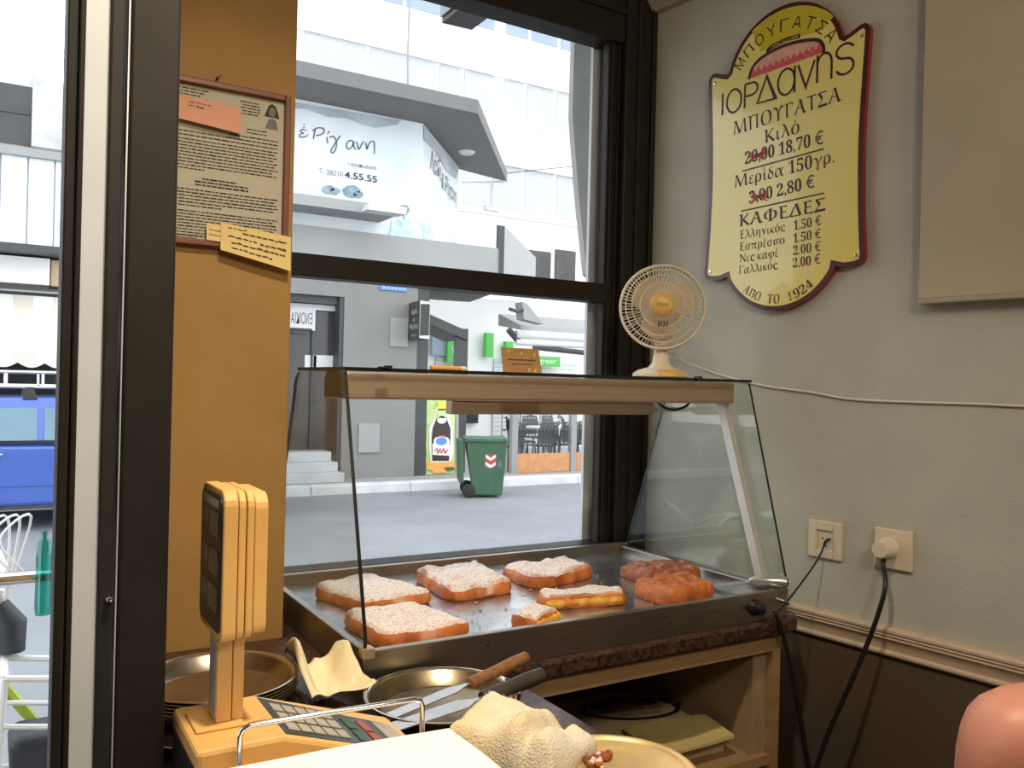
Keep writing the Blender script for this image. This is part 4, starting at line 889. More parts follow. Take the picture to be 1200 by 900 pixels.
# ================================================================== PERSON AT THE RIGHT EDGE (mostly outside the picture)
def person():
    t = thing('person', (1.03, .34, .47), 'person sitting at the right edge, only a bare shoulder in view', 'person')
    ax = RT.copy(); fw = FW.copy(); up = Vector((0, 0, 1)); S = Vector((.868, .470, 1.046)); hipc = Vector((1.03, .36, .555)); S2 = S+ax*.345
    mid = (S+S2)/2
    J = {}; E_ = []; Rr = {}
    def v(k, p, r_): J[k] = Vector(p); Rr[k] = r_
    v('pelvis', hipc, .125); v('waist', hipc+up*.17, .105); v('chest', hipc+up*.36+fw*.02, .118); v('upch', mid+up*-.03, .100); v('neck', mid+up*.07+fw*.01, .050); v('jaw', mid+up*.135+fw*.035, .060); v('head', mid+up*.215+fw*.025, .080); v('crown', mid+up*.275+fw*.015, .062)
    v('shL', S+up*-.004, .055); v('dlL', S+up*-.062+fw*.004+ax*.004, .051); v('elL', S+up*-.27+fw*.07+ax*.045, .036); v('wrL', S+up*-.26+fw*.29+ax*.10, .026); v('pmL', S+up*-.262+fw*.355+ax*.115, .030)
    v('shR', S2+up*-.004, .053); v('dlR', S2+up*-.07+fw*.004, .047); v('elR', S2+up*-.27+fw*.07-ax*.03, .036); v('wrR', S2+up*-.26+fw*.29-ax*.09, .026); v('pmR', S2+up*-.262+fw*.355-ax*.105, .030)
    for sd, sg in (('L', -1), ('R', 1)):
        v('hp'+sd, hipc+ax*.09*sg+up*-.01+fw*.02, .095); v('kn'+sd, hipc+ax*.10*sg+fw*.42+up*-.03, .060); v('an'+sd, hipc+ax*.10*sg+fw*.42+up*-.45, .040); v('to'+sd, hipc+ax*.11*sg+fw*.57+up*-.50, .032)
        pm = J['pm'+sd]
        for k, (o_, ln) in enumerate(((-.024, .058), (-.008, .068), (.008, .066), (.024, .055))):
            v(f'f{k}{sd}', pm+fw*.030+ax*o_, .0092); v(f'g{k}{sd}', pm+fw*(.030+ln*.55)+ax*o_*1.1+up*-.006, .0085); v(f'h{k}{sd}', pm+fw*(.030+ln)+ax*o_*1.15+up*-.020, .0075)
        v('t0'+sd, pm-ax*.028*sg*-1*-1+fw*-.012, .0105); v('t1'+sd, pm-ax*.048*sg+fw*.018+up*-.006, .009)
    ed = [('pelvis', 'waist'), ('waist', 'chest'), ('chest', 'upch'), ('upch', 'neck'), ('neck', 'jaw'), ('jaw', 'head'), ('head', 'crown')]
    for sd in 'LR':
        ed += [('upch', 'sh'+sd), ('sh'+sd, 'dl'+sd), ('dl'+sd, 'el'+sd), ('el'+sd, 'wr'+sd), ('wr'+sd, 'pm'+sd), ('pelvis', 'hp'+sd), ('hp'+sd, 'kn'+sd), ('kn'+sd, 'an'+sd), ('an'+sd, 'to'+sd), ('pm'+sd, 't0'+sd), ('t0'+sd, 't1'+sd)]
        for k in range(4): ed += [('pm'+sd, f'f{k}{sd}'), (f'f{k}{sd}', f'g{k}{sd}'), (f'g{k}{sd}', f'h{k}{sd}')]
    keys = list(J); o0 = org(t); me = bpy.data.meshes.new('body'); me.from_pydata([J[k]-o0 for k in keys], [(keys.index(a), keys.index(b)) for a, b in ed], [])
    o = bpy.data.objects.new('body', me); COL.objects.link(o); o.parent = t; me.materials.append(M['skin'])
    sk = o.modifiers.new('skin', 'SKIN'); sk.use_smooth_shade = True; sk.branch_smoothing = .6
    for k, d in zip(keys, me.skin_vertices[0].data): d.radius = (Rr[k], Rr[k]*(.78 if k in ('pelvis', 'waist', 'chest', 'upch') else 1)); d.use_root = k == 'pelvis'
    ss = o.modifiers.new('smooth', 'SUBSURF'); ss.levels = 2; ss.render_levels = 2
    # sleeveless top, trousers, hair
    def cloth(name, path, rad, mm):
        m = MB(); rings = []; seg = 24
        for p, (a_, b_) in zip(path, rad): rings.append([m.bm.verts.new(Vector(p)+ax*math.cos(2*math.pi*k/seg)*a_+fw*math.sin(2*math.pi*k/seg)*b_) for k in range(seg)])
        for r0, r1 in zip(rings[:-1], rings[1:]):
            for k in range(seg): m.face([r0[k], r0[(k+1) % seg], r1[(k+1) % seg], r1[k]])
        return m.build(name, mm, t, ang=80)
    cloth('sleeveless_top', [hipc+up*z+fw*f_ for z, f_ in ((-.06, 0), (.05, 0), (.17, .0), (.30, .015), (.40, .02), (.455, .015))], [(.17, .145), (.165, .14), (.140, .125), (.150, .135), (.135, .125), (.105, .105)], M['top'])
    for sg in (-1, 1):
        m = MB(); m.tube([hipc+ax*.085*sg+fw*.0, hipc+ax*.10*sg+fw*.2+up*-.01, hipc+ax*.10*sg+fw*.42+up*-.03, hipc+ax*.10*sg+fw*.435+up*-.10, hipc+ax*.10*sg+fw*.42+up*-.43], [.115, .105, .085, .08, .065], 20); m.build('trouser_leg', M['denim'], t, ang=80)
    hc_ = mid+up*.225+fw*.022
    m = MB(); m.lathe([(0, .098), (.05, .086), (.084, .045), (.092, 0), (.086, -.05), (.074, -.10), (.05, -.12)], Matrix.Translation(hc_-fw*.022) @ Matrix.Rotation(R(12), 4, RT), 28); m.build('hair', M['hair'], t, ang=80)
    for sg in (-1, 1):
        m = MB(); m.lathe([(0, .011), (.008, .008), (.011, 0), (0, -.011)], Matrix.Translation(hc_+fw*.078+ax*.03*sg+up*-.012), 14); m.build('eye', M['cream'], t)
    m = MB(); m.tube([hc_+fw*.080+up*.0, hc_+fw*.094+up*-.028, hc_+fw*.086+up*-.04], [.007, .012, .008], 12); m.build('nose', M['skin'], t)
    m = MB(); m.tube([hc_+fw*.076+ax*-.022+up*-.066, hc_+fw*.086+up*-.066, hc_+fw*.076+ax*.022+up*-.066], [.003, .007, .003], 10); m.build('lips', M['redink'], t)
    return t
person()
st = thing('stool', (1.03, .36, 0), 'dark stool under the person at the right edge', 'stool')
m = MB(); m.lathe([(0, .43), (.17, .43), (.18, .415), (.17, .40), (0, .40)], Matrix.Translation((1.03, .36, -.012)), 32); m.build('seat', M['black'], st)
for k in range(4):
    a = R(45+90*k); m = MB(); m.cyl((1.03+.12*math.cos(a), .36+.12*math.sin(a), .39), (1.03+.17*math.cos(a), .36+.17*math.sin(a), 0), .014, 12); m.build('leg', M['chrome'], st)

# ================================================================== THE STREET
ZR, ZS, ZN = -.35, -.22, -.16
YK, YF = 12.2, 13.1                              # far kerb and facade lines
struct(MB().box(-25, 45, 3.6, YK, ZR-.3, ZR).build('road', M['road'], smooth=False))
struct(MB().box(-25, 45, 1.91, 3.6, ZN-.3, ZN).build('near_pavement', M['nearpave'], smooth=False))
struct(MB().box(-25, 45, YK+.28, 60, ZS-.3, ZS).build('far_pavement', M['pave'], smooth=False))
m = MB(); rnd = random.Random(2); x = -20
while x < 40:
    L_ = 1.6; m.box(x, x+L_-.015, YK+rnd.uniform(-.01, .01), YK+.28, ZR, ZS+.012); x += L_
struct(m.build('far_kerb', M['kerb'], smooth=False, bevel=.015))
# --- grey corner building opposite
gb = thing('corner_building', (4.8, YF, ZS), 'grey building across the street with a wrapped upper floor and deep eaves', 'building')
xr = P(487, 470, YF).x; dl, drr = P(325, 470, YF).x, P(401, 470, YF).x; zd = P(390, 347, YF).z
zband = P(455, 277, YF).z; XL = 2.4
m = MB(); m.box(XL, dl, YF, YF+.35, ZS, zband); m.box(drr, xr, YF, YF+.35, ZS, zband-.75); m.box(dl, drr, YF, YF+.35, zd, zband); m.box(drr, xr+1.55, YF, YF+.35, zband-.78, zband)
m.build('ground_floor_wall', M['grey'], gb, smooth=False)
xe = P(581, 300, YF-.06).x
m = MB(); m.box(XL, xe, YF-.12, YF+.3, zband-.52, zband); m.build('ledge_band', M['ledge'], gb, smooth=False)
xs = P(459, 240, YF-.5).x; za = P(440, 240, YF-.55).z
m = MB(); m.box(XL, xs, YF-.62, YF, P(440, 251, YF-.62).z, P(440, 239, YF-.62).z); m.build('canopy_slab', M['ledge'], gb, smooth=False)
m = MB(); q = P(448, 246, YF-.75); m.hexa([q+Vector((-.30, -.15, -.05)), q+Vector((.32, -.15, -.05)), q+Vector((.32, .15, -.05)), q+Vector((-.30, .15, -.05))], [q+Vector((-.25, -.12, .06)), q+Vector((.36, -.12, .06)), q+Vector((.36, .12, .06)), q+Vector((-.25, .12, .06))]); m.build('floodlight', M['offwhite'], gb, smooth=False)
C0 = P(496, 145, YF); zc = C0.z; cd_ = Vector((math.sin(R(39.7)), math.cos(R(39.7)), 0))
# where the chamfered face ends
def hit(px, py, p0, d):
    r_ = ray(px, py); den = r_.x*d.y-r_.y*d.x; t = ((p0.x-EYE.x)*d.y-(p0.y-EYE.y)*d.x)/den; return EYE+r_*t
C1 = hit(538, 190, C0, cd_); C1.z = 0; Ca = Vector((C0.x, C0.y, 0))
bw0 = zband+.02
m = MB(); m.prism([(XL, YF, bw0), (Ca.x, Ca.y, bw0), (C1.x, C1.y, bw0), (C1.x-1.2, C1.y+3, bw0), (XL, YF+3, bw0)], (0, 0, zc-bw0)); m.build('upper_floor', M['banner'], gb, smooth=False)
q0 = PZ(560, 133, zc); q1 = PZ(594, 213, zc); ql = PZ(300, 76, zc)
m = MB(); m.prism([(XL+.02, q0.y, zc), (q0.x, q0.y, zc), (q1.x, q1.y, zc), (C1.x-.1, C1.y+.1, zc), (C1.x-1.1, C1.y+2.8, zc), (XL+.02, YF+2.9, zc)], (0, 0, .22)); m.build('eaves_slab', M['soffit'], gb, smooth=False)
m = MB(); m.lathe([(0, -.05), (.12, -.04), (.16, 0), (0, 0)], Matrix.Translation(PZ(547, 178, zc)), 20); m.build('eaves_lamp', M['offwhite'], gb)
m = MB(); e0 = PZ(540, 213, zc-.06); m.tube([e0, PZ(592, 213, zc-.06)], .025, 8); z9 = PZ(576, 213, zc-.06); m.tube([z9, z9-Vector((0, 0, .55))], .03, 8); m.box(z9.x-.15, z9.x+.2, z9.y-.05, z9.y+.05, z9.z-.62, z9.z-.52); m.build('eaves_bracket', M['offwhite'], gb)
m = MB(); m.box(xr-.02, xr+.22, YF+.02, YF+.26, ZS, zband-.78); m.build('entrance_post', M['darkgrey'], gb, smooth=False)
xp = P(541, 470, YF+.25).x; m = MB(); m.box(xp-.08, xp+.10, YF+.25, YF+.45, ZS, P(541, 385, YF+.25).z); m.build('entrance_post', M['darkgrey'], gb, smooth=False)
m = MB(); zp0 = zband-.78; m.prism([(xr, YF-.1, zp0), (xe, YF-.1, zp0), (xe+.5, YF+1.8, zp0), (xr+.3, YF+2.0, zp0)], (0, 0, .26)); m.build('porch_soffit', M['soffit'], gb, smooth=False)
a0 = P(503, 368, YF+.2); a1 = P(548, 388, YF+.2)
m = MB(); m.prism([a0, a1, a1+Vector((0, 0, -.16)), a0+Vector((0, 0, -.16))], (0, .9, 0)); m.build('porch_beam', M['darkgrey'], gb, smooth=False)
# lettering on the wrapped floor
bf = lambda px, py, off=0: P(px, py, YF-.015-off)
def strokes(mb, sts, wd, conv, fr):
    for s_ in sts: ribbon(mb, catmull([conv(*p) for p in s_], 5), wd, fr, 0)
cv = lambda x, y: (340+x/4.092, 80+y/4.092)
m = MB()
strokes(m, [[(78, 298), (58, 292), (50, 303), (64, 311), (46, 318), (50, 330), (78, 326), (86, 316)], [(66, 266), (68, 272)], [(62, 285), (70, 282)]], 1.0, cv, bf)
strokes(m, [[(112, 340), (116, 315), (122, 288)], [(106, 300), (130, 286), (158, 288), (163, 303), (150, 317), (124, 323)], [(181, 360), (177, 330)], [(190, 300), (180, 314)], [(190, 332), (208, 326), (222, 352), (218, 390), (204, 406), (197, 394), (215, 362), (242, 322)], [(304, 350), (286, 346), (270, 366), (278, 386), (296, 378), (306, 352), (305, 372), (314, 390)], [(318, 350), (330, 388), (340, 372), (352, 350)], [(362, 356), (370, 386), (376, 366), (392, 350), (404, 358), (404, 410)]], 1.15, cv, bf)
m.build('shop_name_lettering', M['bannerink'], gb, smooth=False)
def bt(mb, s_, x0, y0, x1, y1, h, **k): put_text(mb, s_, (0, 0), (math.hypot(x1-x0, y1-y0), 0), h, lambda u, v, off=0: P(x0+(x1-x0)*u/math.hypot(x1-x0, y1-y0), y0+(y1-y0)*u/math.hypot(x1-x0, y1-y0)-v, YF-.016-off), **k)
m = MB(); bt(m, 'ψητοπωλείο', 407, 194, 441, 199, 4.5); m.build('trade_lettering', M['greyink'], gb, smooth=False); m = MB(); bt(m, 'Τ: 28210', 374, 203, 402, 207, 6, offset=-.01); m.build('small_lettering', M['greyink'], gb, smooth=False)
m = MB(); bt(m, '4.55.55', 404, 208, 442, 214, 7.5, offset=.012); m.build('phone_lettering', M['bannerink'], gb, smooth=False)
m = MB()
def blob(cx, cy, rx, ry, seed, n=26): return [(cx+rx*math.cos(2*math.pi*k/n)*(1+.35*noise.noise(Vector((k*.9, seed, 0)))), cy+ry*math.sin(2*math.pi*k/n)*(1+.35*noise.noise(Vector((k*.9, seed, 4))))) for k in range(n)]
for cx, cy, rx, ry, sd in ((385, 222, 7, 5, 1), (393, 224, 6, 4, 2), (412, 224, 10, 7, 3), (420, 228, 6, 4, 4), (473, 246, 7, 6, 5)): m.poly([bf(x, y, .002) for x, y in blob(cx, cy, rx, ry, sd)])
m.poly([bf(x, y, .002) for x, y in ((472, 250), (474, 250), (474, 257), (472, 257))]); m.build('printed_trees', M['bluetree'], gb, smooth=False)
m = MB(); m.poly([bf(x, y, .001) for x, y in ((456, 276), (460, 256), (470, 254), (480, 257), (495, 258), (495, 281))]); m.build('printed_meadow', M['bluegrass'], gb, smooth=False)
m = MB(); m.poly([bf(x, y, .001) for x, y in ((335, 118), (470, 141), (466, 146), (440, 150), (425, 146), (405, 138), (385, 137), (360, 128), (335, 126))]); m.build('printed_clouds', M['cloud'], gb, smooth=False)
m = MB(); nrm = Vector((cd_.y, -cd_.x, 0)); ch = (C1-Ca).length
chf = lambda u, v, off=0: Ca + cd_*u + Vector((0, 0, v)) + nrm*(.012+off)
put_text(m, 'Λάδι', (.18*ch, zc-.62), (.46*ch, zc-.66), .34, chf); put_text(m, '& Ρίγανη', (.48*ch, zc-.75), (.93*ch, zc-.80), .30, chf); m.build('side_lettering', M['greyink'], gb, smooth=False)
m = MB(); m.poly([chf(u*ch, v, .002) for u, v in ((0, zc-.02), (.98, zc-.02), (.9, zc-.30), (.6, zc-.36), (.3, zc-.22), (0, zc-.26))]); m.build('printed_clouds', M['cloud'], gb, smooth=False)
m = MB(); m.poly([chf(u*ch, v, .002) for u, v in ((0, bw0+.02), (.35, bw0+.02), (.3, bw0+.25), (.1, bw0+.42), (0, bw0+.3))]); m.build('printed_meadow', M['bluegrass'], gb, smooth=False)
# door of the grey building
m = MB(); m.box(dl, drr, YF+.30, YF+.34, ZS+.4, zd); m.build('entrance_glass', M['darkwin'], gb, smooth=False)
m = MB(); xm = P(364, 470, YF+.28).x; xd2 = P(391, 470, YF+.2).x; m.box(xd2, drr, YF+.02, YF+.31, ZS, zd); m.box(dl, drr, YF+.1, YF+.3, zd-.12, zd); m.box(xm-.015, xm+.015, YF+.26, YF+.31, ZS+.4, zd-.12); m.build('entrance_frame', M['darkgrey'], gb, smooth=False)
m = MB(); m.box(dl, xd2, YF+.24, YF+.27, zd-.22, zd-.13); m.build('door_header', M['offwhite'], gb, smooth=False)
z0_ = P(365, 402, YF+.25).z; z1_ = P(365, 361, YF+.25).z; pa = P(336, 380, YF+.25).x; pb = P(369, 380, YF+.25).x
m = MB(); m.box(pa, pb, YF+.235, YF+.25, z0_+.2, z1_); m.build('rental_poster', M['offwhite'], gb, smooth=False)
m = MB(); put_text(m, 'ΕΝΟΙΚΙΑ', (pa+.06, z1_-.26), (pb-.05, z1_-.26), .17, lambda u, v, off=0: Vector((u, YF+.233-off, v)), mirror=True); m.box(pa+.05, pb-.05, YF+.231, YF+.234, z1_-.36, z1_-.33); m.box(pa+.1, pb-.1, YF+.231, YF+.234, z1_-.42, z1_-.40); m.build('poster_lettering', M['darkgrey'], gb, smooth=False)
for px, w_ in ((362, .14), (378, .30)):
    q = P(px, 425, YF+.29); m = MB(); m.box(q.x-w_/2, q.x+w_/2+.05, YF+.285, YF+.299, q.z-.11, q.z+.12); m.build('door_sticker', M['offwhite'], gb, smooth=False)
for k in range(3):
    m = MB(); m.box(dl-.3, drr-.10-.05*k, YF-.46+.17*k, YF+.3, ZS+.15*k, ZS+.15*(k+1)); m.build('step', M['marble'], gb, smooth=False, bevel=.01)
for a, b, nm in (((457, 372), (477, 407), 'meter_cover'), ((420, 496), (444, 530), 'meter_cover')):
    p, q = P(*a, YF), P(*b, YF); m = MB(); m.box(p.x, q.x, YF-.03, YF, q.z, p.z); m.build(nm, M['ledge'], gb, smooth=False, bevel=.005)
p, q = P(445, 334, YF), P(476, 342, YF); bs_ = thing('street_sign', ((p.x+q.x)/2, YF, q.z), 'small blue street name plate on the grey building', 'sign')
m = MB(); m.box(p.x, q.x, YF-.03, YF-.005, q.z, p.z); m.build('plate', M['bluesign'], bs_, smooth=False)
m = MB(); 
for k in range(6): m.box(p.x+.05+k*.07, p.x+.09+k*.07, YF-.033, YF-.03, q.z+.03, p.z-.03)
m.build('plate_lettering', M['offwhite'], bs_, smooth=False)
# projecting black sign box on the corner
p0_, p1_ = P(478, 352, YF-.45), P(491, 398, YF-.45)
jb = thing('sign_box', (p0_.x+.25, YF-.3, p1_.z), 'black projecting sign box with white edge on the grey corner', 'sign')
bx0, bx1, bz0, bz1 = P(479, 352, YF-.1).x, P(491, 352, YF-.6).x, P(491, 398, YF-.35).z, P(479, 353, YF-.35).z
A_, B_ = Vector((P(479, 375, YF-.02).x, YF-.02, 0)), Vector((P(491, 375, YF-.62).x, YF-.62, 0)); th_ = Vector((.30, .02, 0))
C_ = P(503, 375, YF-.60); th_ = Vector((C_.x-B_.x, .0, 0))
m = MB(); m.prism([A_+Vector((0, 0, bz0)), B_+Vector((0, 0, bz0)), B_+th_+Vector((0, 0, bz0)), A_+th_+Vector((0, 0, bz0))], (0, 0, bz1-bz0)); m.build('box_body', M['dark_panel'], jb, smooth=False)
nf = lambda u, v, off=0: A_ + (B_-A_)*u + Vector((-.01-off, -.01, v)); dd = bz1-bz0
m = MB()
for s_, v_, h_, u0, u1 in (('Λάδι', .66, .13, .28, .85), ('&', .48, .10, .48, .62), ('Ρίγανη', .28, .13, .12, .92), ('28210', .08, .05, .3, .8)): put_text(m, s_, (u0, bz0+dd*v_), (u1, bz0+dd*v_), dd*h_, nf)
m.build('box_lettering', M['offwhite'], jb, smooth=False)
ff = lambda u, v, off=0: B_ + th_*u + Vector((0, -.012-off, v))
m = MB(); ribbon(m, [(.06, bz0+.03), (.94, bz0+.03), (.94, bz1-.03), (.06, bz1-.03)], .035, ff, 0, closed=True); m.build('box_edge', M['offwhite'], jb, smooth=False)
# blade sign further right
s0, s1 = P(583, 290, 14.5), P(591, 290, 14.5); zt0, zb0 = P(586, 264, 14.5).z, P(586, 325, 14.5).z
bl = thing('blade_sign', (s1.x, 14.6, zb0), 'tall grey projecting sign with white lettering above the side street', 'sign')
m = MB(); m.box(s0.x, s1.x, 14.5, 14.56, zb0, zt0); m.build('sign_edge', M['darkgrey'], bl, smooth=False)
e1 = Vector((P(628, 300, 17.6).x, 17.6, 0)); e0_ = Vector((s1.x, 14.5, 0))
m = MB(); m.prism([e0_+Vector((0, 0, zb0)), e1+Vector((0, 0, zb0)), e1+Vector((.05, .1, zb0)), e0_+Vector((.05, .1, zb0))], (0, 0, zt0-zb0)); m.build('sign_face', M['midgrey'], bl, smooth=False)
sfc = lambda u, v, off=0: e0_.lerp(e1, u) + Vector((0, 0, v)) + Vector((-.02-off, -.02, 0))
m = MB(); put_text(m, 'Λάδι & Ρίγανη', (.06, zb0+.4), (.9, zb0+.4), .32, sfc); m.build('sign_lettering', M['white'], bl, smooth=False)
# advertising poster
ad = thing('poster_board', (P(516, 553, YF+.1).x, YF+.15, ZS), 'tall drink poster with a dark bottle and oranges beside the entrance', 'poster')
af = lambda px, py, off=0: P(px, py, YF+.10-off)
def apoly(pts, o_): return [af(x, y, o_) for x, y in pts]
m = MB(); m.prism(apoly([(500, 468), (534, 468), (533, 555), (499, 556)], 0), (0, .04, 0)); m.build('board', M['postergreen'], ad, smooth=False)
m = MB(); m.prism(apoly([(533.5, 468), (538, 468), (537, 556), (532.5, 556)], 0), (0, .04, 0)); m.build('board_edge', M['ledge'], ad, smooth=False)
bp_ = [(514, 478), (522, 478), (523, 490), (528, 502), (528, 512), (527, 530), (526, 540), (507, 540), (506, 528), (506, 512), (507, 502), (512, 490)]
m = MB(); m.poly(apoly([(511, 476), (524, 476), (527, 490), (531, 500), (531, 530), (529, 542), (505, 542), (503, 528), (503, 502), (509, 490)], .01)); m.build('bottle_glow', M['cream'], ad, smooth=False)
m = MB(); m.poly(apoly(bp_, .02)); m.build('printed_bottle', M['cola'], ad, smooth=False)
m = MB(); m.poly(apoly([(513, 471), (523, 471), (523.5, 479), (512.5, 479)], .03)); m.build('printed_cap', M['yellow'], ad, smooth=False)
m = MB(); m.poly(apoly([(513, 481), (523, 481), (524, 490), (511, 490)], .03)); m.build('bottle_neck', M['postergreen'], ad, smooth=False)
m = MB(); m.poly(apoly(ell(517.5, 518, 9.5, 8, 0, 360, 20)[:-1], .03)); m.poly(apoly([(506.5, 520), (527.5, 521), (526.5, 534), (507, 533)], .031)); m.poly(apoly(ell(517.7, 492, 5.5, 4.5, 0, 360, 16)[:-1], .03)); m.build('bottle_label', M['cream'], ad, smooth=False)
m = MB(); m.poly(apoly(ell(517.5, 517, 6.5, 4.5, 0, 360, 16)[:-1], .04)); m.build('label_roundel', M['bluesign'], ad, smooth=False)
m = MB(); ribbon(m, [(509, 529), (512, 525), (513, 531), (516, 526), (517, 531), (520, 526), (522, 531), (525, 527)], 1.2, af, .04); ribbon(m, [(511, 512), (517, 510.5), (524, 512)], 1.4, af, .04); m.build('label_lettering', M['redink'], ad, smooth=False)
m = MB()
for k, (cx, cy, r_) in enumerate(((504, 546, 5), (513, 549, 7), (522, 548, 6), (529, 545, 5))): m.poly(apoly([(min(533, max(499.5, x)), min(554, y)) for x, y in ell(cx, cy, r_, r_, 0, 360, 18)[:-1]], .035+.003*k))
m.build('printed_oranges', M['orange'], ad, smooth=False)
m = MB(); m.poly(apoly([(520, 548), (531, 547), (533, 551), (524, 552)], .055)); m.build('printed_leaf', M['bin'], ad, smooth=False)
# --- wheelie bin
bz = PZ(567, 581, ZR); bn = thing('wheelie_bin', (bz.x, bz.y, ZR), 'green wheelie bin standing by the far kerb', 'bin', rz=R(-24))
def lb(mb, name, mm, par=bn, **k): return mb.build(name, mm, par, world=False, **k)
HB = .86
m = MB(); m.hexa([(-.20, -.27, .04), (.25, -.27, .04), (.25, .27, .04), (-.16, .27, .04)], [(-.31, -.31, HB), (.31, -.31, HB), (.31, .31, HB), (-.31, .31, HB)]); lb(m, 'bin_body', M['bin'], bevel=.02)
m = MB(); m.box(-.335, .335, -.335, .335, HB-.02, HB+.035); lb(m, 'bin_rim', M['bin'], smooth=False, bevel=.012)
m = MB(); m.hexa([(-.43, -.30, HB+.0), (-.35, -.30, HB+.01), (-.35, .30, HB+.01), (-.43, .30, HB+.0)], [(-.40, -.28, .22), (-.33, -.28, .22), (-.33, .28, .22), (-.40, .28, .22)]); lb(m, 'bin_lid', M['bin'], smooth=False, bevel=.015)
for y in (-.25, .25):
    m = MB(); m.lathe([(0, -.03), (.09, -.03), (.105, -.02), (.105, .02), (.09, .03), (0, .03)], Matrix.Translation((-.25, y, .105)) @ Matrix.Rotation(R(90), 4, 'X'), 20); lb(m, 'wheel', M['tyre'])
def chevron(frm):
    c = MB(); c.mi(0); c.poly([frm(-.06, -.10), frm(.06, -.10), frm(.06, .10), frm(-.06, .10)])
    c.mi(1)
    for v in (-.06, .05): c.poly([frm(-.06, v+.05, .002), frm(0, v-.0, .002), frm(.06, v+.05, .002), frm(.06, v-.0, .002), frm(0, v-.05, .002), frm(-.06, v, .002)])
    return c
lb(chevron(lambda u, v, off=0: Vector((u*1.3+.06, -.300-off-(v)*.048, .56+v))), 'reflective_sticker', [M['redink'], M['offwhite']], smooth=False)
lb(chevron(lambda u, v, off=0: Vector((.293+off+v*.07, u*.9+.10, .56+v))), 'reflective_sticker', [M['redink'], M['offwhite']], smooth=False)
m = MB(); m.lathe([(0, 0), (.035, 0)], Matrix.Translation((.20, -.296, .50)) @ Matrix.Rotation(R(90), 4, 'X'), 14); m.poly([(.165, -.296, .50), (.235, -.296, .50), (.20, -.303, .60)]); lb(m, 'bin_emblem', M['greyink'], smooth=False)
# --- cafe terrace behind glass
YT = 12.95
ta = thing('terrace_screen', (P(645, 552, YT).x, YT, ZS), 'glass cafe windbreak with orange lower panel and steel posts', 'screen')
tx0, tx1 = P(598, 560, YT).x, P(760, 560, YT).x; tz = P(645, 531, YT).z; tzb = P(645, 553, YT).z
m = MB(); m.box(tx0, tx1, YT, YT+.04, tzb, tz); m.build('lower_panel', M['orangewood'], ta, smooth=False)
m = MB(); m.box(tx0, tx1, YT-.02, YT+.06, ZS, tzb); m.build('bottom_rail', M['midgrey'], ta, smooth=False)
m = MB(); m.box(tx0, tx1, YT+.015, YT+.025, tz, 1.33); m.build('screen_glass', M['winglass'], ta, smooth=False)
for px in (602, 671, 740):
    q = P(px, 540, YT).x; m = MB(); m.box(q-.06, q+.06, YT-.03, YT+.07, ZS, 1.35); m.build('screen_post', M['midgrey'], ta, smooth=False)
# terrace chairs and tables
def cafe_chair(x, y, rz, label):
    t = thing('cafe_chair', (x, y, ZS), label, 'chair', 'dark chairs on the cafe terrace', rz)
    m = MB(); m.box(-.21, .21, -.21, .21, .43, .46); m.build('seat', M['darkgrey'], t, world=False, bevel=.01)
    m = MB(); m.tube([(-.2, .2, .45), (-.21, .25, .70), (-.17, .28, .88), (.17, .28, .88), (.21, .25, .70), (.2, .2, .45)], .02, 8)
    for k in range(4): m.tube([(-.12+.08*k, .22, .46), (-.12+.08*k, .28, .87)], .012, 6)
    m.box(-.18, .18, .235, .25, .50, .84); m.build('backrest', M['darkgrey'], t, world=False)
    for sx_ in (-1, 1):
        for sy_ in (-1, 1): m = MB(); m.cyl((.19*sx_, .19*sy_, .44), (.22*sx_, .22*sy_, 0), .016, 8); m.build('leg', M['darkgrey'], t, world=False)
    return t
for k, (px, Y_, rz) in enumerate(((594, 13.45, 200), (612, 14.5, 80), (634, 13.5, 180), (628, 15.6, 0), (662, 13.6, 170), (652, 15.8, 20), (687, 13.7, 150))):
    cafe_chair(P(px, 520, Y_).x, Y_, R(rz), 'dark cafe chair behind the glass windbreak across the street')
for px, Y_ in ((637, 14.5), (674, 14.7)):
    q = P(px, 520, Y_).x; t = thing('cafe_table', (q, Y_, ZS), 'pale round cafe table behind the glass windbreak', 'table', 'cafe tables on the terrace')
    m = MB(); m.lathe([(0, .74), (.36, .74), (.37, .72), (.36, .70), (0, .70)], Matrix(), 24); m.build('table_top', M['offwhite'], t, world=False)
    m = MB(); m.cyl((0, 0, .70), (0, 0, .03), .03, 10); m.build('table_leg', M['midgrey'], t, world=False)
    m = MB(); m.lathe([(0, .04), (.22, .02), (.24, 0), (0, 0)], Matrix(), 20); m.build('table_foot', M['darkgrey'], t, world=False)
# plants on the terrace
for px, Yp in ((609, 16.4), (646, 16.9)):
    q = P(px, 500, Yp).x; t = thing('potted_plant', (q, Yp, ZS), 'leafy potted plant behind the cafe windbreak', 'plant', 'plants on the cafe terrace')
    m = MB(); m.lathe([(0, 0), (.12, 0), (.16, .32), (.13, .32), (0, .30)], Matrix(), 18); m.build('pot', M['midgrey'], t, world=False)
    m = MB(); rnd = random.Random(px)
    for k in range(60):
        a = rnd.random()*6.28; b = rnd.uniform(.1, .32); z = rnd.uniform(.5, 1.35); p = Vector((b*math.cos(a), b*math.sin(a), z)); s_ = Vector((rnd.gauss(0, .05), rnd.gauss(0, .05), rnd.gauss(0, .05))); d = Vector((math.cos(a), math.sin(a), rnd.uniform(-.3, .6)))*.11
        m.poly([p-s_, p+d*.5-s_*.2, p+d, p+s_])
    m.tube([(0, 0, .3), (.01, 0, .9), (.03, .02, 1.3)], .015, 6); m.build('foliage', M['darkgrey'], t, world=False)
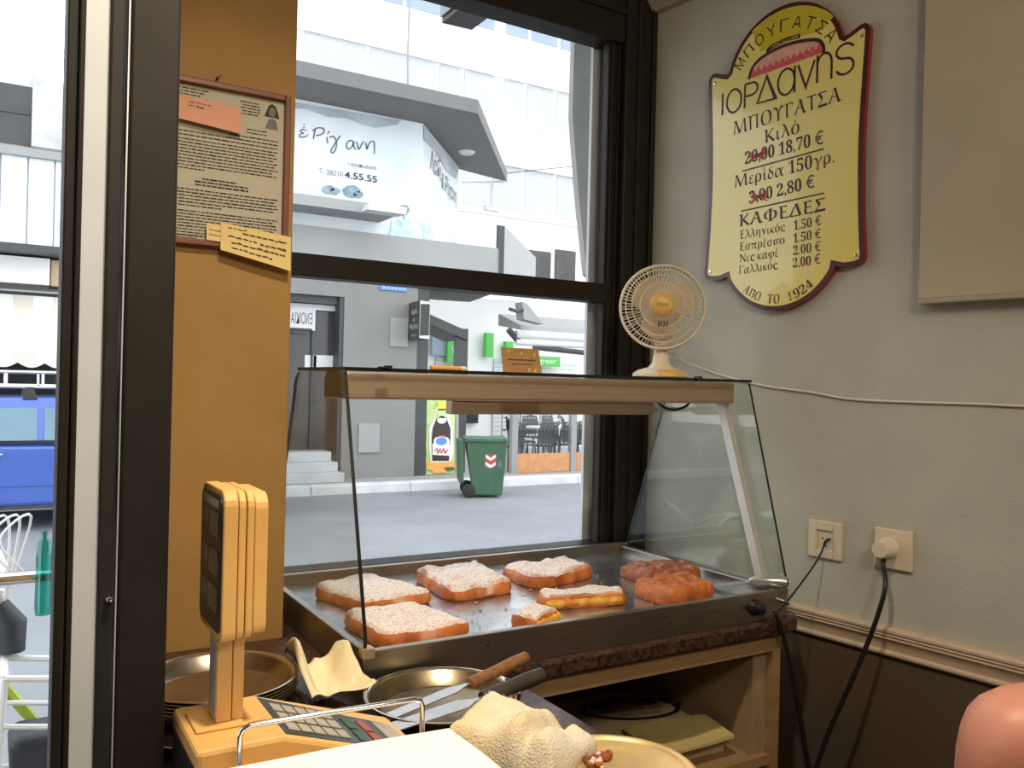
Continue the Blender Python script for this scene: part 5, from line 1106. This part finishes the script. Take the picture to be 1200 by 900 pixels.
# awning roll over the terrace
ya = 13.4; A0, A1 = P(606, 395, ya), P(760, 412, ya)
aw = thing('folded_awning', ((A0.x+A1.x)/2, ya, A0.z), 'rolled white awning on arms above the cafe terrace', 'awning')
zt1 = P(606, 381, ya).z; zb1 = P(606, 405, ya).z
m = MB(); m.prism([(A0.x, ya-.15, zb1+.28), (A0.x, ya-.10, zt1), (A0.x, ya+.7, zt1+.25), (A0.x, ya+.7, zb1+.4)], (A1.x-A0.x, 0, 0)); m.build('awning_fabric', M['ledge'], aw, smooth=False)
for z, r_ in ((zb1+.20, .075), (zb1+.06, .06)): m = MB(); m.cyl((A0.x-.1, ya-.12, z), (A1.x, ya-.12, z), r_, 12); m.build('awning_roller', M['offwhite'], aw)
m = MB(); m.tube([(A0.x+.3, ya-.1, zb1-.02), (A1.x, ya-.15, zb1-.16)], .05, 8); m.tube([(A0.x-.25, ya-.1, zb1+.28), (A0.x+.0, ya-.1, zb1+.05)], .06, 8); m.build('awning_arm', M['darkgrey'], aw)
# --- white shop with green signs
YG = 18.0
gs = thing('green_shop', (9.0, YG, ZS), 'white shop front with green signs and closed shutters beyond the terrace', 'shop')
gx0, gx1 = P(480, 450, YG).x, P(800, 450, YG).x; gz = P(600, 352, YG).z
m = MB(); m.box(gx0, gx1, YG, YG+.5, ZS, gz); m.build('shop_wall', M['white'], gs, smooth=False)
for a, b in (((510, 419), (533, 520)), ((578, 420), (585.5, 560)), ((634, 424), (672, 500)), ((588, 424), (628, 505))):
    p, q = P(*a, YG), P(*b, YG); m = MB(); m.box(p.x, q.x, YG-.06, YG-.005, ZS, p.z); m.build('roller_shutter', M['shutter'], gs, smooth=False)
for a, b in (((524, 390), (536, 425)), ((569, 390), (577, 419)), ((592, 400), (600, 424))):
    p, q = P(*a, YG-.2), P(*b, YG-.2); m = MB(); m.box(p.x, q.x, YG-.25, YG-.1, q.z, p.z); m.build('green_banner', M['green'], gs, smooth=False)
p, q = P(625, 417, YG-.3), P(655, 430, YG-.3); m = MB(); m.box(p.x, q.x, YG-.35, YG-.2, q.z, p.z); m.build('green_fascia', M['green'], gs, smooth=False)
m = MB(); put_text(m, 'greer', (p.x+.12, q.z+.07), (q.x-.12, q.z+.07), .13, lambda u, v, off=0: Vector((u, YG-.36-off, v))); p2 = P(531, 409, YG-.26); put_text(m, 'γ', (p2.x-.05, p2.z-.05), (p2.x+.07, p2.z-.05), .16, lambda u, v, off=0: Vector((u, YG-.26-off, v))); m.build('fascia_lettering', M['white'], gs, smooth=False)
p, q = P(506, 388, YG-.1), P(523, 417, YG-.1); m = MB(); m.box(p.x, q.x, YG-.15, YG-.05, q.z, p.z); m.build('pale_panel', M['palewin'], gs, smooth=False)
m = MB(); p, q = P(540, 481, YG-.1), P(560, 496, YG-.1); m.box(p.x, q.x, YG-.12, YG-.02, q.z, p.z); m.build('dark_notice', M['darkwin'], gs, smooth=False)
# small sloping canopy plate and lamp above the awning
q0_ = P(613, 354, 12.9); pc = thing('canopy_blade', q0_, 'pale pointed canopy blade above the awning across the street', 'canopy')
m = MB(); m.prism([P(612, 354, 12.9), P(618, 356, 12.9), P(637, 380, 12.9), P(614, 374, 12.9)], (.0, .25, 0)); m.build('canopy_plate', M['ledge'], pc, smooth=False)
m = MB(); m.tube([P(597, 362, 12.9), P(606, 365, 12.9), P(613, 363, 12.9)], .03, 8); m.build('canopy_arm', M['darkgrey'], pc)
# --- big white apartment block
YA = 27.0
ap = thing('apartment_block', (14, YA, ZS), 'tall white apartment block with rows of pale windows behind the corner', 'building')
ax0, ax1 = P(330, 300, YA).x, P(850, 300, YA).x
m = MB(); m.box(ax0, ax1, YA, YA+8, ZS, 24); m.build('facade', M['white'], ap, smooth=False)
for zt_, zb_, xs_ in ((-25, 47, (352, 392, 432, 474, 520, 548, 582, 592, 622, 656, 690)), (101, 142, (352, 430, 512, 541, 580, 588, 615, 650, 690)), (200, 250, (540, 575, 612, 650, 690)),):
    for a, b in zip(xs_[:-1], xs_[1:]):
        if b-a < 12: continue
        p, q = P(a+3, zt_, YA-.02), P(b-3, zb_, YA-.02); m = MB(); m.box(p.x, q.x, YA-.05, YA+.02, P(620, zb_, YA).z, P(620, zt_, YA).z); m.build('window', M['palewin'] if zt_ < 0 else M['ledgewin'], ap, smooth=False)
for zt_ in (50, 96, 146, 196, 255):
    m = MB(); z = P(620, zt_, YA).z; m.box(ax0, ax1, YA-.16, YA, z-.12, z); m.build('string_course', M['white'], ap, smooth=False)
for a, b in (((615, 292), (645, 332)), ((652, 292), (674, 332))):
    p, q = P(*a, YA-.1), P(*b, YA-.1); m = MB(); m.box(p.x, q.x, YA-.1, YA, q.z, p.z); m.build('window', M['darkwin'], ap, smooth=False)
m = MB(); m.tube([P(594, 203, 20), P(640, 198, 20), P(684, 194, 20)], .012, 6); tag(m.build('overhead_wire', M['darkgrey']), 'thin dark wire crossing above the side street', 'wire')
m = MB(); m.tube([P(478, 110, 13.6), P(478, 60, 13.6), P(480, 0, 13.6)], .018, 6); m.tube([P(493, 112, 13.6), P(493, 102, 13.6), P(489, 103, 13.6)], .018, 6); tag(m.build('roof_antenna', M['ledge']), 'thin pale aerial mast on the roof of the grey building', 'aerial')
# --- left-hand building with awning
lbd = thing('awning_building', (.6, YF, ZS), 'pale building across the street with ribbed balcony and striped awning', 'building')
m = MB(); m.box(-9, 2.38, YF+.1, YF+5, ZS, 7.2); m.build('wall', M['offwhite'], lbd, smooth=False)
bx_ = lambda a, b, Y_: (P(*a, Y_), P(*b, Y_))
p, q = bx_((-30, 176), (71, 290), YF-.9); m = MB(); m.box(-3.5, q.x+.05, YF-.9, YF-.84, q.z, p.z); m.build('balcony_front', M['corr'], lbd, smooth=False)
m = MB(); m.box(-3.5, q.x+.12, YF-.98, YF+.1, p.z, p.z+.10); m.build('balcony_rail', M['ledge'], lbd, smooth=False)
m = MB(); m.box(-3.5, q.x+.12, YF-.95, YF+.1, q.z-.08, q.z); m.build('balcony_slab', M['darkgrey'], lbd, smooth=False)
p, q = bx_((-5, 96), (38, 172), YF+.08); m = MB(); m.box(p.x-1.0, q.x, YF+.04, YF+.12, q.z, p.z); wdw = m.build('window', M['darkwin'], lbd, smooth=False)
m = MB(); m.box(p.x-.1, q.x-.05, YF+.02, YF+.05, q.z+.4, q.z+.48); m.build('window_bar', M['darkgrey'], wdw, smooth=False)
p, q = bx_((39, 84), (80, 176), YF-.1); m = MB(); m.box(p.x, q.x+.6, YF-.05, YF+.12, q.z, p.z); m.build('stone_wall', M['stone'], lbd, smooth=False)
p, q = bx_((-5, 298), (58, 334), YF-.5); m = MB(); m.box(-3, q.x, YF-.5, YF-.35, q.z, p.z); m.build('fascia_sign', M['white'], lbd, smooth=False)
m = MB(); m.box(q.x+.02, q.x+.4, YF-.4, YF+.1, q.z, p.z); m.build('fascia_end', M['bag'], lbd, smooth=False)
p, q = bx_((-5, 338), (70, 345), YF-.4); m = MB(); m.box(-3.5, 2.2, YF-.45, YF+.1, q.z, p.z); m.build('shop_beam', M['ledge'], lbd, smooth=False)
aw2 = thing('striped_awning', (.4, YF-.9, 1.3), 'cream striped shop awning with scalloped hem above the blue car', 'awning')
za0, za1, za2 = P(30, 346, YF-.4).z, P(30, 412, YF-1.3).z, P(30, 425, YF-1.3).z
m = MB(); m.prism([(-3.2, YF-.4, za0), (-3.2, YF-1.3, za1), (-3.2, YF-1.3, za1-.02), (-3.2, YF-.4, za0-.03)], (5.3, 0, 0)); m.build('awning_fabric', M['awning'], aw2, smooth=False)
m = MB(); n = 130; up_ = [(-3.2+5.3*k/n, za1) for k in range(n+1)]; dn = [(-3.2+5.3*k/n, za2-.06*abs(math.sin(k*math.pi/7))) for k in range(n+1)]
for k in range(n): m.poly([(up_[k][0], YF-1.3, up_[k][1]), (up_[k+1][0], YF-1.3, up_[k+1][1]), (dn[k+1][0], YF-1.3, dn[k+1][1]), (dn[k][0], YF-1.3, dn[k][1])])
bmesh.ops.remove_doubles(m.bm, verts=m.bm.verts, dist=.0005)
vo = m.build('awning_hem', M['awning'], aw2, smooth=False); so = vo.modifiers.new('thickness', 'SOLIDIFY'); so.thickness = .006
m = MB(); m.box(-3.3, 2.2, YF+.04, YF+.09, ZS, za1+.1); m.build('shop_window', M['darkwin'], lbd, smooth=False)
# --- blue car
CX, CYr = .95, 11.35
car = thing('car', (CX, CYr, ZR), 'blue car with silver roof rack parked across the street', 'car')
def cs(mb, pts, y0, y1): mb.prism([(CX+x, y0, ZR+z) for x, z in pts], (0, y1-y0, 0))
low = [(-2.1, .32), (-1.72, .30), (-1.66, .55), (-1.45, .68), (-1.2, .68), (-1.0, .55), (-.94, .28), (.94, .28), (1.0, .55), (1.2, .68), (1.45, .68), (1.66, .55), (1.72, .30), (2.1, .32), (2.16, .60), (2.1, .78), (1.2, .92), (-1.8, .95), (-2.12, .80)]
m = MB(); cs(m, low, CYr-.83, CYr+.83); m.build('car_body', M['car'], car, bevel=.04)
cab = [(-1.78, .94), (-1.55, 1.36), (-1.2, 1.44), (.2, 1.45), (.55, 1.36), (1.25, .93)]
m = MB(); a = [(CX+x, CYr-.80+(.14 if z > 1.2 else 0), ZR+z) for x, z in cab]; b = [(CX+x, CYr+.80-(.14 if z > 1.2 else 0), ZR+z) for x, z in cab]; m.hexa(a, b); m.build('car_cabin', M['car'], car, bevel=.03)
for w0, w1 in ((-1.45, -.55), (-.48, .38)):
    m = MB(); m.prism([(CX+w0, CYr-.815, ZR+.98), (CX+w1+(.3 if w1 > 0 else 0), CYr-.815, ZR+.98), (CX+w1, CYr-.70, ZR+1.33), (CX+w0+(.1 if w0 < -1 else 0), CYr-.70, ZR+1.33)], (0, .02, 0)); m.build('side_window', M['carwin'], car, smooth=False)
m = MB(); m.box(CX-1.78, CX+1.2, CYr-.84, CYr-.80, ZR+.955, ZR+.985); m.build('window_trim', M['black'], car, smooth=False)
m = MB(); m.box(CX-2.0, CX+2.0, CYr-.845, CYr-.82, ZR+.50, ZR+.53); m.build('side_moulding', M['car'], car, smooth=False)
for x in (-.98, .18):
    m = MB(); m.tube([(CX+x-.10, CYr-.83, ZR+.84), (CX+x-.07, CYr-.87, ZR+.84), (CX+x+.07, CYr-.87, ZR+.84), (CX+x+.10, CYr-.83, ZR+.84)], .018, 8); m.build('door_handle', M['chrome'], car)
for x in (-1.33, 1.33):
    for y in (-.80, .80):
        m = MB(); m.lathe([(0, -.09), (.2, -.09), (.3, -.07), (.31, 0), (.3, .07), (.2, .09), (0, .09)], Matrix.Translation((CX+x, CYr+y*.92, ZR+.31)) @ Matrix.Rotation(R(90), 4, 'X'), 28); wh = m.build('wheel', M['tyre'], car)
        m = MB(); m.lathe([(0, .095), (.17, .092), (.19, .085)], Matrix.Translation((CX+x, CYr+y*.92, ZR+.31)) @ Matrix.Rotation(R(90), 4, 'X'), 20); m.build('wheel_trim', M['chrome'], wh)
rk = MB()
for y in (-.62, .62): rk.tube([(CX-1.2, CYr+y, ZR+1.56), (CX+.2, CYr+y, ZR+1.56)], .02, 8); rk.tube([(CX-1.2, CYr+y, ZR+1.72), (CX+.2, CYr+y, ZR+1.72)], .02, 8)
for x in (-1.2, -.85, -.5, -.15, .2): rk.tube([(CX+x, CYr-.62, ZR+1.56), (CX+x, CYr-.62, ZR+1.72)], .016, 6); rk.tube([(CX+x, CYr+.62, ZR+1.56), (CX+x, CYr+.62, ZR+1.72)], .016, 6); rk.tube([(CX+x, CYr-.62, ZR+1.56), (CX+x, CYr+.62, ZR+1.56)], .016, 6)
rk.build('roof_rack', M['chrome'], car)
for x in (-1.0, -.62, -.24, .1):
    for y in (-.62, .62): m = MB(); m.hexa([(CX+x-.07, CYr+y-.06, ZR+1.43), (CX+x+.07, CYr+y-.06, ZR+1.43), (CX+x+.07, CYr+y+.06, ZR+1.43), (CX+x-.07, CYr+y+.06, ZR+1.43)], [(CX+x-.03, CYr+y-.04, ZR+1.56), (CX+x+.03, CYr+y-.04, ZR+1.56), (CX+x+.03, CYr+y+.04, ZR+1.56), (CX+x-.03, CYr+y+.04, ZR+1.56)]); m.build('rack_foot', M['black'], car, smooth=False)
m = MB(); m.box(CX+2.1, CX+2.17, CYr-.72, CYr-.45, ZR+.62, ZR+.75); m.box(CX+2.1, CX+2.17, CYr+.45, CYr+.72, ZR+.62, ZR+.75); m.build('headlamp', M['offwhite'], car, smooth=False)
# --- bicycle on the near pavement
BY = 2.95; bk = thing('bicycle', (-.05, BY, ZN), 'white and lime bicycle parked on the near pavement outside the door', 'bicycle')
bp2 = lambda px, py, Y_=BY: P(px, py, Y_)
ctr2 = bp2(-62, 838); rad = .32
def wheel(c, name='wheel'):
    m = MB(); m.tube([c+Vector((rad*math.cos(2*math.pi*k/40), 0, rad*math.sin(2*math.pi*k/40))) for k in range(40)], .017, 8, closed=True); wv = m.build(name, M['tyre'], bk)
    m = MB()
    m.tube([c+Vector((.295*math.cos(2*math.pi*k/40), 0, .295*math.sin(2*math.pi*k/40))) for k in range(40)], .008, 6, closed=True)
    for k in range(20): a = 2*math.pi*k/20; m.tube([c, c+Vector((.295*math.cos(a), .01*(-1)**k, .295*math.sin(a)))], .0014, 4)
    m.build('spokes', M['chrome'], wv)
cA = Vector((-.36, BY, ZN+.34)); cB = Vector((.66, BY+.05, ZN+.34))
wheel(cA); wheel(cB)
hb = bp2(20, 604); st_ = bp2(20, 660)
m = MB(); m.tube([cA, Vector((-.10, BY, ZN+.72)), Vector((.02, BY, ZN+.82))], .017, 8); m.tube([Vector((.02, BY, ZN+.62)), Vector((.24, BY, ZN+.30)), cB], .018, 8); m.tube([Vector((.50, BY, ZN+.78)), Vector((.24, BY, ZN+.30))], .017, 8); m.tube([Vector((.50, BY, ZN+.70)), cB], .010, 8); m.build('bike_frame', M['lime'], bk)
m = MB(); m.tube([(.02, BY, ZN+.62), (.02, BY, ZN+.88)], .02, 10); m.tube(catmull([(-.06, BY-.26, ZN+.92), (0, BY-.22, ZN+.97), (.03, BY-.10, ZN+.94), (.02, BY, ZN+.90), (.03, BY+.10, ZN+.94), (0, BY+.22, ZN+.97), (-.06, BY+.26, ZN+.92)], 6), .011, 8); m.build('handlebar', M['bikewhite'], bk)
m = MB()
for dx in (-.01, .02, .05): m.tube(catmull([(.03+dx, BY-.10, ZN+.95), (-.03+dx, BY-.12, ZN+1.05), (.05+dx, BY-.05, ZN+1.10), (.04, BY-.02, ZN+.85)], 6), .004, 6)
m.build('brake_cable', M['bikewhite'], bk)
m = MB(); m.tube([(.02, BY-.02, ZN+.84), (.055, BY-.03, ZN+.78), (.06, BY-.03, ZN+.70)], [.03, .045, .035], 12); m.build('headlight', M['saddle'], bk)
m = MB(); rb = [(-.02, .64), (.30, .60)]
for y in (-.10, .10):
    m.tube([(.04, BY-.12+y, ZN+.68), (.30, BY-.12+y, ZN+.64)], .010, 8); m.tube([(.04, BY-.12+y, ZN+.68), (.02, BY-.12+y, ZN+.33)], .010, 8); m.tube([(.02, BY-.12+y, ZN+.36), (.30, BY-.12+y, ZN+.32)], .010, 8); m.tube([(.03, BY-.12+y, ZN+.55), (.30, BY-.12+y, ZN+.50)], .008, 8)
for x, z in ((.04, .68), (.30, .64), (.02, .34)): m.tube([(x, BY-.22, ZN+z), (x, BY-.02, ZN+z)], .010, 8)
m.build('front_carrier', M['bikewhite'], bk)
m = MB(); m.hexa([(.06, BY-.20, ZN+.36), (.26, BY-.20, ZN+.34), (.26, BY-.04, ZN+.34), (.06, BY-.04, ZN+.36)], [(.05, BY-.21, ZN+.50), (.27, BY-.21, ZN+.50), (.27, BY-.03, ZN+.50), (.05, BY-.03, ZN+.50)]); m.build('carrier_bag', M['saddle'], bk, bevel=.03)
m = MB(); m.tube([(.12, BY-.24, ZN+.10), (.10, BY-.24, ZN+.16), (.06, BY-.24, ZN+.20), (-.02, BY-.2, ZN+.21)], [.05, .07, .06, .04], 12); m.build('chain_guard', M['saddle'], bk)
m = MB(); m.tube([cA+Vector((.35*math.cos(R(a)), 0, .35*math.sin(R(a)))) for a in range(-10, 130, 10)], .022, 8); m.build('mudguard', M['bikewhite'], bk)
m = MB(); m.tube([(.40, BY, ZN+.86), (.50, BY, ZN+.87), (.64, BY, ZN+.88)], [.02, .05, .075], 14); m.build('saddle', M['saddle'], bk)
# teal bottle and steel rail in front of it
q = P(50, 720, 2.55); m = MB(); m.lathe([(0, 0), (.018, 0), (.020, .02), (.019, .15), (.016, .19), (.008, .20), (.008, .22), (0, .22)], Matrix.Translation((q.x, 2.55, q.z)), 18)
rl = thing('parking_rail', (0, 2.6, ZN), 'steel tube rail on the pavement in front of the bicycle', 'rail')
r0_, r1_ = P(-60, 684, 2.6), P(64, 676, 2.6)
mm_ = MB(); mm_.tube([(r0_.x, 2.6, r0_.z), (r1_.x+.02, 2.6, r0_.z), (r1_.x+.06, 2.6, r0_.z-.03), (r1_.x+.07, 2.6, ZN)], .016, 10); mm_.build('rail_tube', M['chrome'], rl)
mm_ = MB(); mm_.cyl((r0_.x+.02, 2.6, r0_.z), (r0_.x+.02, 2.6, ZN), .016, 10); mm_.build('rail_post', M['chrome'], rl)
tag(m.build('plastic_bottle', M['teal']), 'teal plastic bottle tied to the steel rail by the bicycle', 'bottle')
# grey cloth strip and lamp box outside the shop window
m = MB(); n = 14; rows = []
for k in range(n+1):
    t = k/n; a = P(674+(4*math.sin(math.pi*t*.8))*-1+16*max(0, t-.35)/.65, 30+290*t, 2.02); b = P(700-1*t, 40+285*t, 2.02); dep = .05*(1-t*.6)
    rows.append((a, a.lerp(b, .5)+Vector((0, -dep, 0)), b, b+Vector((0, .05, 0)), a+Vector((.02, .05, 0))))
V = [[m.bm.verts.new(p) for p in r_] for r_ in rows]
for k in range(n):
    for j in range(5): m.face([V[k][j], V[k][(j+1) % 5], V[k+1][(j+1) % 5], V[k+1][j]])
m.face(V[0]); m.face(V[-1][::-1]); tag(m.build('gathered_awning', M['bannergrey'], ang=50), 'grey gathered awning cloth hanging outside the right of the window', 'awning')
lz = 2.375; b4 = [PZ(518, 27, lz), PZ(553, 35, lz), PZ(592, 6, lz), PZ(556, -4, lz)]
lbx = thing('lamp_box', sum(b4, Vector())/4, 'dark box lamp hanging outside above the window', 'lamp')
m = MB(); m.prism(b4, (0, 0, .22)); m.build('lamp_housing', M['darkgrey'], lbx, smooth=False)
a, b = b4[0], b4[3]; dn_ = (b-a).normalized(); m = MB(); nl = Vector((-dn_.y, dn_.x, 0)); nl = nl if nl.dot(FW) < 0 or nl.x < 0 else -nl
m.prism([a+Vector((0, 0, .015))+nl*.002, b+Vector((0, 0, .015))+nl*.002, b+Vector((0, 0, .2))+nl*.002, a+Vector((0, 0, .2))+nl*.002], nl*.004); m.build('lamp_panel', M['midgrey'], lbx, smooth=False)
